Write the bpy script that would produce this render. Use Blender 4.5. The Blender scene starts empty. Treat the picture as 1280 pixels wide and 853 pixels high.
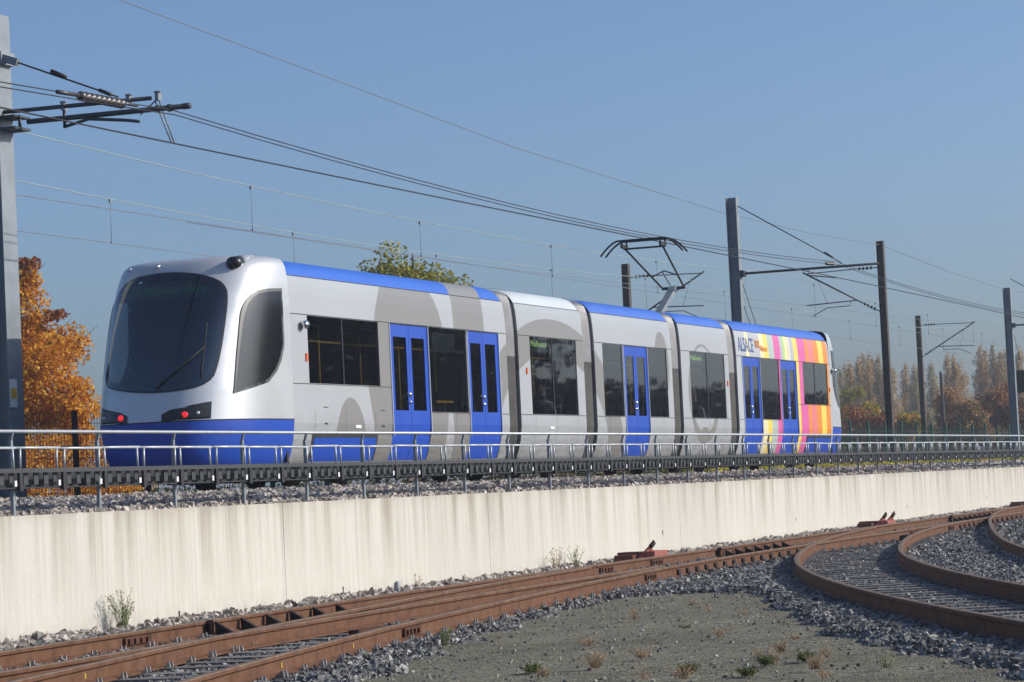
import bpy, math, random
import numpy as np
from mathutils import Vector, Matrix
random.seed(7); RNG = np.random.default_rng(7)
SC = bpy.context.scene
COL = SC.collection
# ------------------------------------------------------------------ camera
EYE = 1.40
TH, PITCH, ROLL = math.radians(21.2441), math.radians(3.0591), math.radians(2.7481)
FH = Vector((math.cos(TH), math.sin(TH), 0)); R0 = Vector((math.sin(TH), -math.cos(TH), 0)); UP = Vector((0, 0, 1))
FW = math.cos(PITCH)*FH + math.sin(PITCH)*UP
U0 = -math.sin(PITCH)*FH + math.cos(PITCH)*UP
CR = math.cos(ROLL)*R0 - math.sin(ROLL)*U0
CU = math.sin(ROLL)*R0 + math.cos(ROLL)*U0
cd = bpy.data.cameras.new('camera'); cam = bpy.data.objects.new('camera', cd); COL.objects.link(cam)
cd.sensor_width = 36.0; cd.lens = 3500.0/1280.0*36.0; cd.clip_start = 0.1; cd.clip_end = 6000
mw = Matrix((CR, CU, -FW)).transposed().to_4x4(); mw.translation = Vector((0, 0, EYE)); cam.matrix_world = mw
SC.camera = cam
# ------------------------------------------------------------------ light
SUN_EL = math.radians(27)
SUN_H = (R0 + 0.06*FH).normalized()            # horizontal direction towards the sun
SDIR = Vector((SUN_H.x*math.cos(SUN_EL), SUN_H.y*math.cos(SUN_EL), math.sin(SUN_EL)))
sd = bpy.data.lights.new('sun', 'SUN'); sd.energy = 4.1; sd.angle = math.radians(0.53); sd.color = (1, .93, .82)
so = bpy.data.objects.new('sun', sd); COL.objects.link(so)
so.rotation_euler = (-SDIR).to_track_quat('-Z', 'Y').to_euler()
W = bpy.data.worlds.new('World'); SC.world = W; W.use_nodes = True
wn, wl = W.node_tree.nodes, W.node_tree.links
bg = wn['Background']
sky = wn.new('ShaderNodeTexSky'); sky.sky_type = 'NISHITA'; sky.sun_disc = False
sky.sun_elevation = SUN_EL; sky.sun_rotation = math.atan2(SUN_H.x, SUN_H.y)
sky.altitude = 250; sky.air_density = 0.8; sky.dust_density = 2.9; sky.ozone_density = 5.2
wl.new(sky.outputs[0], bg.inputs[0]); bg.inputs[1].default_value = 0.148
SC.view_settings.view_transform = 'Standard'; SC.view_settings.look = 'None'
SC.view_settings.exposure = 0.0; SC.view_settings.gamma = 1.0
try: SC.view_settings.use_curve_mapping = False
except Exception: pass
SC.render.engine = 'CYCLES'
SC.cycles.max_bounces = 8; SC.cycles.transparent_max_bounces = 12
SC.cycles.use_denoising = True

# ------------------------------------------------------------------ helpers
def tag(o, label=None, cat=None, group=None, kind=None):
    if label: o['label'] = label
    if cat: o['category'] = cat
    if group: o['group'] = group
    if kind: o['kind'] = kind
    return o
def link(name, me, parent=None, loc=None):
    o = bpy.data.objects.new(name, me); COL.objects.link(o)
    if loc is not None: o.location = loc
    if parent is not None:
        o.parent = parent
        o.matrix_parent_inverse = Matrix.Translation(-Vector(WORLD_LOC.get(parent.name, (0, 0, 0))))
    if loc is not None: WORLD_LOC[o.name] = tuple(loc)
    return o
WORLD_LOC = {}
def thing(name, label, cat, loc=(0, 0, 0), group=None):
    o = bpy.data.objects.new(name, None); COL.objects.link(o); o.location = loc; o.empty_display_size = .2
    WORLD_LOC[o.name] = tuple(loc)
    return tag(o, label, cat, group)

class MB:
    """collects shapes in world coordinates and links them as one mesh"""
    def __init__(s): s.v = []; s.f = []; s.m = []; s.sm = []; s.mi = 0
    def add(s, vs, fs, smooth=False):
        n = len(s.v); s.v += [tuple(p) for p in vs]
        for f in fs: s.f.append(tuple(i+n for i in f)); s.m.append(s.mi); s.sm.append(smooth)
        return s
    def box(s, x0, x1, y0, y1, z0, z1):
        v = [(x0,y0,z0),(x1,y0,z0),(x1,y1,z0),(x0,y1,z0),(x0,y0,z1),(x1,y0,z1),(x1,y1,z1),(x0,y1,z1)]
        return s.add(v, [(0,3,2,1),(4,5,6,7),(0,1,5,4),(1,2,6,5),(2,3,7,6),(3,0,4,7)])
    def obox(s, c, ax, ay, az, hx, hy, hz):
        c = Vector(c); v = []
        for k in (-1, 1):
            for i, j in ((-1,-1),(1,-1),(1,1),(-1,1)): v.append(c + ax*hx*i + ay*hy*j + az*hz*k)
        return s.add(v, [(0,3,2,1),(4,5,6,7),(0,1,5,4),(1,2,6,5),(2,3,7,6),(3,0,4,7)])
    def bar(s, a, b, w, h=None, up=(0, 0, 1)):
        a = Vector(a); b = Vector(b); d = b-a; L = d.length; d.normalize()
        u = Vector(up); sx = d.cross(u)
        if sx.length < 1e-4: sx = d.cross(Vector((0, 1, 0)))
        sx.normalize(); u = sx.cross(d)
        return s.obox((a+b)/2, d, sx, u, L/2, w/2, (h or w)/2)
    def tube(s, pts, r, n=6, caps=True):
        pts = [Vector(p) for p in pts]; m = len(pts); rs = r if isinstance(r, (list, tuple)) else [r]*m
        vs = []; prev = None
        for i, p in enumerate(pts):
            d = (pts[min(i+1, m-1)] - pts[max(i-1, 0)]).normalized()
            a = prev if prev is not None else (Vector((0, 0, 1)) if abs(d.z) < .9 else Vector((0, 1, 0)))
            e = (a - d*a.dot(d)).normalized(); g = d.cross(e); prev = e
            for k in range(n):
                t = 2*math.pi*k/n; vs.append(p + (e*math.cos(t) + g*math.sin(t))*rs[i])
        fs = [(i*n+k, i*n+(k+1) % n, (i+1)*n+(k+1) % n, (i+1)*n+k) for i in range(m-1) for k in range(n)]
        if caps: fs += [tuple(range(n-1, -1, -1)), tuple((m-1)*n+k for k in range(n))]
        return s.add(vs, fs, True)
    def grid(s, rows, smooth=True, flip=False):
        nr, nc = len(rows), len(rows[0]); vs = [p for r in rows for p in r]
        fs = []
        for i in range(nr-1):
            for j in range(nc-1):
                q = (i*nc+j, i*nc+j+1, (i+1)*nc+j+1, (i+1)*nc+j)
                fs.append(q[::-1] if flip else q)
        return s.add(vs, fs, smooth)
    def prism(s, poly, axis, a, b):
        """poly: 2D points in the plane normal to axis ('x','y','z')"""
        def P(u, v, t): return {'x': (t,u,v), 'y': (u,t,v), 'z': (u,v,t)}[axis]
        n = len(poly); vs = [P(u,v,a) for u,v in poly] + [P(u,v,b) for u,v in poly]
        fs = [tuple(range(n-1,-1,-1)), tuple(range(n,2*n))] + [(i,(i+1)%n,n+(i+1)%n,n+i) for i in range(n)]
        return s.add(vs, fs)
    def build(s, name, mats, parent=None, loc=None, recalc=True):
        """loc: origin (world); verts are stored relative to it"""
        me = bpy.data.meshes.new(name)
        l = Vector(loc) if loc is not None else Vector((0, 0, 0))
        me.from_pydata([(p[0]-l.x, p[1]-l.y, p[2]-l.z) for p in s.v], [], s.f)
        if not isinstance(mats, (list, tuple)): mats = [mats]
        for m in mats: me.materials.append(m)
        me.polygons.foreach_set('material_index', s.m); me.polygons.foreach_set('use_smooth', s.sm)
        if recalc:
            import bmesh
            bm = bmesh.new(); bm.from_mesh(me); bmesh.ops.recalc_face_normals(bm, faces=bm.faces[:]); bm.to_mesh(me); bm.free()
        me.update()
        return link(name, me, parent, l if loc is not None else None)
def bigmesh(name, co, quads, mat, parent=None, smooth=False):
    me = bpy.data.meshes.new(name); nv = len(co); nf = len(quads); k = quads.shape[1]
    me.vertices.add(nv); me.vertices.foreach_set('co', np.ascontiguousarray(co, np.float32).ravel())
    me.loops.add(nf*k); me.loops.foreach_set('vertex_index', np.ascontiguousarray(quads, np.int32).ravel())
    me.polygons.add(nf); me.polygons.foreach_set('loop_start', np.arange(0, nf*k, k, dtype=np.int32))
    try: me.polygons.foreach_set('loop_total', np.full(nf, k, np.int32))
    except Exception: pass
    me.materials.append(mat); me.update(calc_edges=True)
    me.polygons.foreach_set('use_smooth', np.full(nf, smooth))
    return link(name, me, parent)
def share(o, name, parent, loc, rotz=0.0, scale=None):
    c = o.copy(); c.name = name; COL.objects.link(c); c.parent = parent
    if parent is not None: c.matrix_parent_inverse = Matrix.Translation(-Vector(WORLD_LOC.get(parent.name, (0, 0, 0))))
    c.location = loc; c.rotation_euler = (0, 0, rotz)
    if scale: c.scale = scale
    return c

# ------------------------------------------------------------------ materials
class NT:
    def __init__(s, name):
        s.mat = bpy.data.materials.new(name); s.mat.use_nodes = True
        s.n, s.l = s.mat.node_tree.nodes, s.mat.node_tree.links
        s.b = s.n['Principled BSDF']; s.out = s.n['Material Output']
        s._tc = None
    def new(s, t, **kw):
        n = s.n.new(t)
        for k, v in kw.items(): setattr(n, k, v)
        return n
    def con(s, a, b): s.l.new(a, b)
    @property
    def obj(s):
        if s._tc is None: s._tc = s.new('ShaderNodeTexCoord')
        return s._tc.outputs['Object']
    def geo_pos(s):
        g = s.new('ShaderNodeNewGeometry'); return g.outputs['Position']
    def mapv(s, vec, scale=(1,1,1), loc=(0,0,0)):
        m = s.new('ShaderNodeMapping'); m.inputs['Scale'].default_value = scale; m.inputs['Location'].default_value = loc
        s.con(vec, m.inputs[0]); return m.outputs[0]
    def noise(s, vec, scale, detail=4, rough=.55):
        n = s.new('ShaderNodeTexNoise'); n.inputs['Scale'].default_value = scale; n.inputs['Detail'].default_value = detail
        n.inputs['Roughness'].default_value = rough; s.con(vec, n.inputs['Vector']); return n.outputs['Fac']
    def math(s, op, a, b=0.0, clamp=False):
        m = s.new('ShaderNodeMath', operation=op); m.use_clamp = clamp
        for i, x in enumerate((a, b)):
            if isinstance(x, (int, float)): m.inputs[i].default_value = x
            else: s.con(x, m.inputs[i])
        return m.outputs[0]
    def ramp(s, fac, stops, interp='LINEAR'):
        r = s.new('ShaderNodeValToRGB'); cr = r.color_ramp; cr.interpolation = interp
        while len(cr.elements) > 1: cr.elements.remove(cr.elements[-1])
        cr.elements[0].position = stops[0][0]; cr.elements[0].color = (*stops[0][1], 1)
        for p, c in stops[1:]:
            e = cr.elements.new(p); e.color = (*c, 1)
        s.con(fac, r.inputs[0]); return r.outputs[0]
    def mix(s, fac, a, b, blend='MIX'):
        m = s.new('ShaderNodeMix', data_type='RGBA', blend_type=blend)
        ins = [m.inputs[0], m.inputs[6], m.inputs[7]]
        for i, x in zip(ins, (fac, a, b)):
            if isinstance(x, (int, float)): i.default_value = x
            elif isinstance(x, tuple): i.default_value = (*x, 1)
            else: s.con(x, i)
        return m.outputs[2]
    def bump(s, h, strength=.3, dist=.02):
        b = s.new('ShaderNodeBump'); b.inputs['Strength'].default_value = strength; b.inputs['Distance'].default_value = dist
        s.con(h, b.inputs['Height']); s.con(b.outputs[0], s.b.inputs['Normal'])
    def set(s, base=None, rough=None, metal=None, spec=None):
        for k, v in (('Base Color', base), ('Roughness', rough), ('Metallic', metal), ('Specular IOR Level', spec)):
            if v is None: continue
            i = s.b.inputs[k]
            if isinstance(v, tuple): i.default_value = (*v, 1)
            elif isinstance(v, (int, float)): i.default_value = v
            else: s.con(v, i)
        return s
def mul(c, k): return tuple(min(1, x*k) for x in c)
def plain(name, col, rough=.6, metal=0., var=.2, scale=6., bump=0., bscale=40., spec=.5):
    """painted / worn surface with soft mottling in object space"""
    t = NT(name); p = t.geo_pos(); n = t.noise(p, scale, 6)
    c = t.ramp(n, [(.25, mul(col, 1-var)), (.75, mul(col, 1+var))])
    r = t.math('ADD', t.math('MULTIPLY', t.noise(p, scale*2.3, 3), .25), rough-.12, True)
    t.set(c, r, metal, spec)
    if bump: t.bump(t.noise(p, bscale, 4), bump, .01)
    return t.mat
def island(name, stops, rough=.8, transl=0., noise_scale=0.):
    """each separate piece of the mesh draws its own colour from the ramp"""
    t = NT(name); g = t.new('ShaderNodeNewGeometry')
    c = t.ramp(g.outputs['Random Per Island'], stops)
    if noise_scale:
        n = t.noise(g.outputs['Position'], noise_scale, 3)
        c = t.mix(1.0, c, t.ramp(n, [(.3, (.6, .6, .6)), (.7, (1.25, 1.25, 1.25))]), 'MULTIPLY')
    t.set(c, rough, 0, .3)
    if transl:
        tr = t.new('ShaderNodeBsdfTranslucent'); t.con(c, tr.inputs[0])
        m = t.new('ShaderNodeMixShader'); m.inputs[0].default_value = transl
        t.con(t.b.outputs[0], m.inputs[1]); t.con(tr.outputs[0], m.inputs[2]); t.con(m.outputs[0], t.out.inputs[0])
    return t.mat

M = {}
# tinted window glass: see-through, with mirror reflection growing at a slant
def glass(name, tint, refl=.10, rough=.02):
    t = NT(name); tr = t.new('ShaderNodeBsdfTransparent'); tr.inputs[0].default_value = (*tint, 1)
    gl = t.new('ShaderNodeBsdfGlossy'); gl.inputs['Roughness'].default_value = rough; gl.inputs[0].default_value = (.9, .95, 1, 1)
    g = t.new('ShaderNodeNewGeometry'); dp = t.new('ShaderNodeVectorMath', operation='DOT_PRODUCT')   # Fresnel (Schlick), the same from both faces
    t.con(g.outputs['Incoming'], dp.inputs[0]); t.con(g.outputs['Normal'], dp.inputs[1])
    f5 = t.math('POWER', t.math('SUBTRACT', 1.0, t.math('ABSOLUTE', dp.outputs['Value']), True), 5.0)
    f = t.math('ADD', t.math('MULTIPLY', f5, .96), .04+refl, True)
    wob = t.noise(t.geo_pos(), 1.3, 2); b = t.new('ShaderNodeBump'); b.inputs['Strength'].default_value = .05; b.inputs['Distance'].default_value = .02
    t.con(wob, b.inputs['Height']); t.con(b.outputs[0], gl.inputs['Normal'])
    m = t.new('ShaderNodeMixShader'); t.con(f, m.inputs[0]); t.con(tr.outputs[0], m.inputs[1]); t.con(gl.outputs[0], m.inputs[2])
    t.con(m.outputs[0], t.out.inputs[0]); t.n.remove(t.b); return t.mat
M['glass'] = glass('tinted_glass', (.60, .61, .62), .0)
M['screen'] = glass('windscreen_glass', (.30, .38, .46), .085)
M['cabglass'] = glass('cab_side_glass', (.30, .33, .34), .015, .2)
M['blue'] = plain('tram_blue_paint', (.015, .07, .42), .38, 0, .06, .8)
M['roofblue'] = plain('tram_roof_blue', (.03, .125, .52), .45, 0, .08, .7)
M['roofgrey'] = plain('tram_roof_grey', (.50, .55, .58), .45, 0, .08, .7)
M['doorblue'] = plain('tram_door_blue', (.017, .075, .44), .35, 0, .06, 1.2)
M['silver'] = plain('tram_cab_silver', (.54, .56, .58), .30, .30, .03, .8)
M['black'] = plain('black_trim', (.012, .013, .015), .35, 0, .2, 4)
M['rubber'] = plain('dark_rubber', (.02, .02, .02), .8, 0, .3, 6)
M['chassis'] = plain('underframe_black', (.018, .018, .02), .75, 0, .4, 5, .3)
M['interior'] = plain('tram_interior_grey', (.10, .10, .11), .7, 0, .2, 3)
M['lining'] = plain('cab_lining_dark', (.018, .02, .025), .8, 0, .2, 3)
M['seat'] = plain('seat_fabric', (.03, .04, .07), .9, 0, .3, 9)
M['yellow'] = plain('yellow_handrail', (.75, .45, .02), .4, 0, .1, 4)
M['whiteplastic'] = plain('white_plastic', (.72, .73, .74), .4, 0, .06, 4)
M['chrome'] = plain('bright_steel', (.75, .76, .78), .22, 1., .05, 5)
M['orangelamp'] = plain('orange_indicator', (.75, .13, .02), .3, 0, .1, 8)
M['wallside'] = plain('mid_grey_paint', (.30, .31, .32), .5, 0, .1, 2)
M['framegrey'] = plain('window_frame_grey', (.075, .08, .085), .4, 0, .1, 3)
M['doorseal'] = plain('pale_door_edge', (.42, .46, .55), .4, 0, .1, 3)
M['galv'] = plain('galvanised_steel', (.21, .24, .265), .55, .2, .18, 3.2, .15)
M['galvrail'] = plain('galvanised_rail', (.46, .49, .51), .45, .2, .14, 9.)
M['tray'] = plain('black_cable_tray', (.014, .016, .019), .65, 0, .3, 5)
M['traygrey'] = plain('grey_tray_plate', (.036, .040, .044), .6, 0, .25, 7)
M['mastbrown'] = plain('old_mast_brown', (.055, .042, .036), .75, .1, .45, 4, .3)
M['insul'] = plain('insulator_glass', (.03, .055, .04), .2, 0, .2, 9)
M['insbrown'] = plain('insulator_dark', (.05, .045, .045), .35, 0, .2, 9)
M['armgrey'] = plain('cantilever_tube', (.045, .055, .066), .5, .3, .3, 6)
M['wiredark'] = plain('dark_copper_wire', (.035, .03, .03), .5, .4, .2, 2)
M['wirepale'] = plain('pale_copper_wire', (.33, .40, .38), .5, .2, .2, 2)
M['wiregrey'] = plain('grey_wire', (.20, .22, .24), .5, .3, .2, 2)
M['red'] = plain('faded_red_paint', (.30, .085, .065), .75, 0, .35, 12, .2)
M['darkred'] = plain('dark_red_rust', (.11, .03, .02), .8, 0, .35, 12, .2)
M['fencegreen'] = plain('fence_green', (.018, .085, .06), .5, 0, .25, 6)
M['fencebrown'] = plain('fence_post_brown', (.035, .018, .012), .8, 0, .3, 8)
M['skin'] = plain('skin', (.42, .24, .17), .55, 0, .08, 20)
M['hair'] = plain('light_brown_hair', (.34, .20, .10), .8, 0, .3, 40)
M['hairdark'] = plain('dark_hair', (.03, .02, .015), .8, 0, .3, 40)
M['coat'] = plain('dark_coat', (.02, .022, .03), .9, 0, .3, 12)
M['coatwhite'] = plain('pale_jacket', (.55, .56, .56), .9, 0, .1, 12)
M['coatred'] = plain('dark_red_jacket', (.14, .02, .02), .9, 0, .2, 12)
M['bark'] = plain('tree_bark', (.06, .045, .035), .9, 0, .4, 8, .6)
def emit(name, col, st):
    t = NT(name); t.set(mul(col, .5), .4); t.b.inputs['Emission Color'].default_value = (*col, 1); t.b.inputs['Emission Strength'].default_value = st; return t.mat
M['tail'] = emit('red_tail_light', (1, .03, .04), .75)
M['led'] = emit('green_led_text', (.05, .26, .08), .30)
M['ledbright'] = emit('lit_green_led_text', (.55, .85, .25), 1.2)
M['ledboard'] = plain('led_board', (.05, .075, .065), .4, 0, .1, 5)
# rusty rail
def rust(name, a, b, c):
    t = NT(name); p = t.geo_pos(); n = t.noise(p, 7, 8, .65); n2 = t.noise(t.mapv(p, (1, 1, .4)), 42, 4)
    col = t.ramp(n, [(.3, a), (.5, b), (.72, c)])
    col = t.mix(t.math('MULTIPLY', n2, .5), col, mul(a, .6)); t.set(col, .82, .1, .3); t.bump(n2, .35, .004); return t.mat
M['rail'] = rust('rusty_rail', (.085, .038, .02), (.155, .072, .037), (.20, .105, .06))
M['railtop'] = rust('rail_running_surface', (.12, .08, .055), (.20, .14, .10), (.27, .21, .16))
M['plate'] = rust('rusty_plate', (.06, .022, .014), (.11, .042, .024), (.15, .065, .035))
M['darkiron'] = rust('dark_oily_iron', (.016, .011, .009), (.035, .021, .016), (.06, .033, .022))
M['clip'] = plain('pale_spring_clip', (.38, .37, .35), .6, .1, .3, 30)
# weathered sleepers
t = NT('weathered_sleeper'); p = t.obj; oi = t.new('ShaderNodeObjectInfo')
n = t.noise(t.mapv(p, (2, 26, 26)), 3, 6)
c = t.ramp(n, [(.3, (.09, .086, .082)), (.7, (.28, .27, .255))])
c = t.mix(1, c, t.ramp(oi.outputs['Random'], [(0, (.6, .6, .62)), (1, (1.25, 1.2, 1.15))]), 'MULTIPLY')
t.set(c, .9, 0, .2); t.bump(n, .5, .01); M['sleeper'] = t.mat
# concrete wall: pale board-marked concrete with vertical run-off stains
t = NT('board_marked_concrete'); p = t.geo_pos(); sep = t.new('ShaderNodeSeparateXYZ'); t.con(p, sep.inputs[0])
oi = t.new('ShaderNodeObjectInfo')
broad = t.noise(t.mapv(p, (1, 1, .35)), .55, 4)
streak = t.noise(t.mapv(p, (2.6, 0, .10)), 1.0, 7, .62)
fine = t.noise(t.mapv(p, (17, 0, .5)), 1.0, 3)
grain = t.noise(p, 28, 5)
base = t.ramp(broad, [(.3, (.53, .505, .455)), (.7, (.60, .58, .53))])
base = t.mix(.35, base, t.ramp(fine, [(.35, (.46, .43, .375)), (.6, (.62, .60, .55))]))
hz = t.math('DIVIDE', t.math('SUBTRACT', sep.outputs[2], .15), 1.25, True)      # run-off starts at the coping
sm = t.ramp(streak, [(.47, (0, 0, 0)), (.63, (1, 1, 1))])
smv = t.math('MULTIPLY', sm, t.math('POWER', hz, 1.3)); smv = t.math('MULTIPLY', smv, .78)
base = t.mix(smv, base, (.215, .175, .115))
s2 = t.noise(t.mapv(p, (6.5, 0, .2), (9, 0, 3)), 1.0, 5)
s2m = t.math('MULTIPLY', t.math('MULTIPLY', t.ramp(s2, [(.56, (0,0,0)), (.7, (1,1,1))]), hz), .6)
base = t.mix(s2m, base, (.17, .15, .115))
topn = t.noise(t.mapv(p, (1.4, 0, 1)), 1.0, 5)
topm = t.math('MULTIPLY', t.math('POWER', hz, 14), t.ramp(topn, [(.35, (.1,.1,.1)), (.65, (.8,.8,.8))]))
base = t.mix(topm, base, (.27, .235, .18))
pink = t.noise(p, .9, 3); base = t.mix(t.math('MULTIPLY', t.ramp(pink, [(.55, (0,0,0)), (.75, (1,1,1))]), .18), base, (.53, .45, .36))
base = t.mix(1, base, t.ramp(oi.outputs['Random'], [(0, (.96, .965, .96)), (1, (1.03, 1.035, 1.02))]), 'MULTIPLY')
foot = t.math('MULTIPLY', t.math('SUBTRACT', .34, sep.outputs[2]), 2.2, True); base = t.mix(t.math('MULTIPLY', foot, t.ramp(t.noise(t.mapv(p, (3, 1, 2)), 2.0, 5), [(.4, (0,0,0)), (.7, (.75,.75,.75))])), base, (.30, .27, .22))   # splash line
base = t.mix(.2, base, t.ramp(grain, [(.3, (.40, .38, .34)), (.7, (.58, .56, .52))]))
t.set(base, .9, 0, .2); t.bump(t.math('ADD', t.math('MULTIPLY', fine, .6), t.math('MULTIPLY', grain, .3)), .25, .01); M['concrete'] = t.mat
M['holes'] = plain('weep_hole_dark', (.03, .027, .022), .95, 0, .3, 20)
# gravel of the open patch
t = NT('fine_gravel'); p = t.geo_pos()
v = t.new('ShaderNodeTexVoronoi'); v.inputs['Scale'].default_value = 75; t.con(p, v.inputs['Vector'])
hsv = t.new('ShaderNodeSeparateColor'); t.con(v.outputs['Color'], hsv.inputs[0])
c = t.ramp(hsv.outputs[0], [(0, (.11, .103, .077)), (.5, (.245, .232, .178)), (.85, (.335, .318, .25)), (1, (.52, .50, .42))])
big = t.noise(p, .8, 6); c = t.mix(t.math('MULTIPLY', t.ramp(big, [(.42, (0,0,0)), (.68, (1,1,1))]), .5), c, (.17, .165, .12))
med = t.noise(p, 5, 5); c = t.mix(t.math('MULTIPLY', t.ramp(med, [(.55, (0,0,0)), (.72, (1,1,1))]), .45), c, (.135, .145, .085))
v2 = t.new('ShaderNodeTexVoronoi'); v2.inputs['Scale'].default_value = 21; t.con(p, v2.inputs['Vector']); s2_ = t.new('ShaderNodeSeparateColor'); t.con(v2.outputs['Color'], s2_.inputs[0])
c = t.mix(1, c, t.ramp(s2_.outputs[1], [(0, (.72, .72, .70)), (.6, (1.0, 1.0, 1.0)), (1, (1.35, 1.33, 1.28))]), 'MULTIPLY')
lg = t.noise(t.mapv(p, (.35, .8, 1)), 1.0, 5); c = t.mix(1, c, t.ramp(lg, [(.3, (.80, .79, .74)), (.7, (1.16, 1.15, 1.12))]), 'MULTIPLY')
t.set(c, .95, 0, .2); t.bump(t.math('ADD', t.math('ADD', v.outputs['Distance'], t.math('MULTIPLY', v2.outputs['Distance'], 1.2)), t.math('MULTIPLY', t.noise(p, 14, 5), .8)), 1.0, .025); M['gravel'] = t.mat
# bed beneath the loose stones
def stonebed(name, a, b, cc, sc):
    t = NT(name); p = t.geo_pos(); v = t.new('ShaderNodeTexVoronoi'); v.inputs['Scale'].default_value = sc; t.con(p, v.inputs['Vector'])
    s = t.new('ShaderNodeSeparateColor'); t.con(v.outputs['Color'], s.inputs[0])
    c = t.ramp(s.outputs[0], [(0, a), (.6, b), (1, cc)]); t.set(c, .9, 0, .2); t.bump(v.outputs['Distance'], 1.0, .04); return t.mat
M['bed'] = stonebed('ballast_bed', (.05, .05, .05), (.125, .125, .122), (.25, .245, .235), 36)
M['bed2'] = stonebed('track_bed', (.06, .055, .05), (.14, .125, .11), (.26, .235, .21), 18)
M['stone'] = island('dark_ballast_stone', [(0, (.065, .064, .062)), (.4, (.145, .143, .14)), (.72, (.215, .21, .202)), (.9, (.32, .31, .29)), (1, (.52, .49, .44))], .85, 0, 30)
M['stone2'] = island('pale_ballast_stone', [(0, (.17, .15, .13)), (.4, (.33, .29, .255)), (.75, (.45, .40, .355)), (1, (.60, .55, .50))], .9, 0, 25)
M['grit'] = island('grit', [(0, (.08, .075, .06)), (.5, (.20, .19, .155)), (1, (.44, .42, .36))], .9)
M['soil'] = plain('grassy_soil', (.07, .075, .035), .95, 0, .5, .6, .5, 12)
def leafmat(name, stops, tr=.3): M[name] = island(name, stops, .6, tr)
leafmat('leaf_orange', [(0, (.42, .14, .015)), (.35, (.70, .30, .022)), (.7, (.82, .44, .035)), (1, (.86, .58, .08))], .45)
leafmat('leaf_rust', [(0, (.14, .05, .025)), (.5, (.32, .09, .027)), (1, (.48, .19, .04))])
leafmat('leaf_brown', [(0, (.18, .10, .05)), (.5, (.36, .20, .08)), (1, (.55, .33, .12))], .35)
leafmat('leaf_yellowgreen', [(0, (.12, .15, .025)), (.5, (.29, .29, .035)), (.85, (.46, .39, .04)), (1, (.58, .44, .05))])
leafmat('leaf_wood', [(0, (.010, .010, .009)), (1, (.024, .021, .016))], .1)
leafmat('leaf_green', [(0, (.04, .07, .018)), (.6, (.09, .12, .03)), (1, (.17, .17, .035))])
leafmat('leaf_poplar', [(0, (.32, .23, .12)), (.5, (.48, .34, .17)), (1, (.62, .46, .24))], .4)
leafmat('leaf_poplargrey', [(0, (.26, .24, .17)), (.5, (.40, .35, .21)), (1, (.54, .43, .24))], .4)
leafmat('leaf_weed', [(0, (.09, .13, .04)), (.6, (.18, .23, .08)), (1, (.32, .34, .17))])
leafmat('leaf_dry', [(0, (.26, .17, .10)), (.6, (.42, .29, .17)), (1, (.55, .42, .27))], .4)
leafmat('flower_yellow', [(0, (.18, .22, .03)), (.35, (.34, .33, .03)), (.6, (.66, .52, .03)), (1, (.80, .64, .05))])
leafmat('leaf_pink', [(0, (.35, .18, .13)), (1, (.5, .38, .3))])

# ================================================================== SETTING
GR = .0042
def yz(x):                                        # the yard rises gently away from the camera
    return GR*(np.clip(x, -20, 140) - 22)
def proj(P):                                      # pixel in the 1280 px wide frame (only used to leave out what no view can show)
    P = np.asarray(P, float); v = P - np.array([0, 0, EYE]); f = np.array(FW); z = v@f
    return 640+3500*(v@np.array(CR))/z, 426.5-3500*(v@np.array(CU))/z, z
PATCH = np.array([(19.6,8.9),(23.8,10.0),(26.7,10.55),(30.6,11.2),(33.0,11.3),(33.7,10.6),(32.2,9.6),(28.8,8.4),(25.5,7.15),(23.2,6.1),(21.6,5.2),(20.2,4.5),(19.2,3.9),(14,1.2),(8,-2),(2,-2),(2,2),(8,5.2),(14,7.2)])
def patch_sd(x, y):
    """signed distance to the gravel patch outline, positive outside"""
    x = np.asarray(x, float); y = np.asarray(y, float); d = np.full(x.shape, 1e9); ins = np.zeros(x.shape, bool)
    n = len(PATCH)
    for i in range(n):
        ax, ay = PATCH[i]; bx, by = PATCH[(i+1) % n]; ex, ey = bx-ax, by-ay
        t = np.clip(((x-ax)*ex+(y-ay)*ey)/(ex*ex+ey*ey), 0, 1); d = np.minimum(d, np.hypot(x-ax-t*ex, y-ay-t*ey))
        c = ((ay > y) != (by > y)) & (x < (bx-ax)*(y-ay)/((by-ay) if by != ay else 1e-9)+ax); ins ^= c
    return np.where(ins, -d, d) + .16*np.sin(x*2.9+y*1.3)*np.sin(y*3.7-x*.8) + .09*np.sin(x*7.3)*np.sin(y*8.1+2)
def wav(x, y, s=1.0):
    return np.sin(x*1.7*s+.6)*np.sin(y*2.1*s+1.1)*.5 + np.sin(x*4.3*s+2)*np.sin(y*3.7*s)*.3
def grid_obj(name, xs, ys, zf, mat):
    X, Y = np.meshgrid(xs, ys, indexing='ij'); Z = zf(X, Y); nx, ny = X.shape
    co = np.stack([X, Y, Z], -1).reshape(-1, 3); i = np.arange(nx*ny).reshape(nx, ny)
    q = np.stack([i[:-1,:-1], i[1:,:-1], i[1:,1:], i[:-1,1:]], -1).reshape(-1, 4)
    return bigmesh(name, co, q, mat, smooth=True)
gx = np.concatenate([[-900, -300, -100, -20], np.arange(-10, 60, .5), np.arange(60, 141, 4), [300, 900, 3000]])
gy = np.concatenate([[-2500, -600, -150, -50, -20], np.arange(-10, 15.9, .5), [15.9]])
ground = grid_obj('ground', gx, gy, lambda x, y: yz(x) - .045 + .012*wav(x, y), M['gravel']); tag(ground, kind='structure')
def bed_h(x, y):
    sd_ = patch_sd(x, y); t_ = np.clip((sd_+.10)/.55, 0, 1); t_ = t_*t_*(3-2*t_)
    return yz(x) - .13 + .125*t_ + .012*wav(x, y, 1.6)
bed = grid_obj('ballast_bed', np.arange(6, 125, .25), np.arange(-8, 15.9, .25), bed_h, M['bed']); tag(bed, kind='structure')
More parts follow.
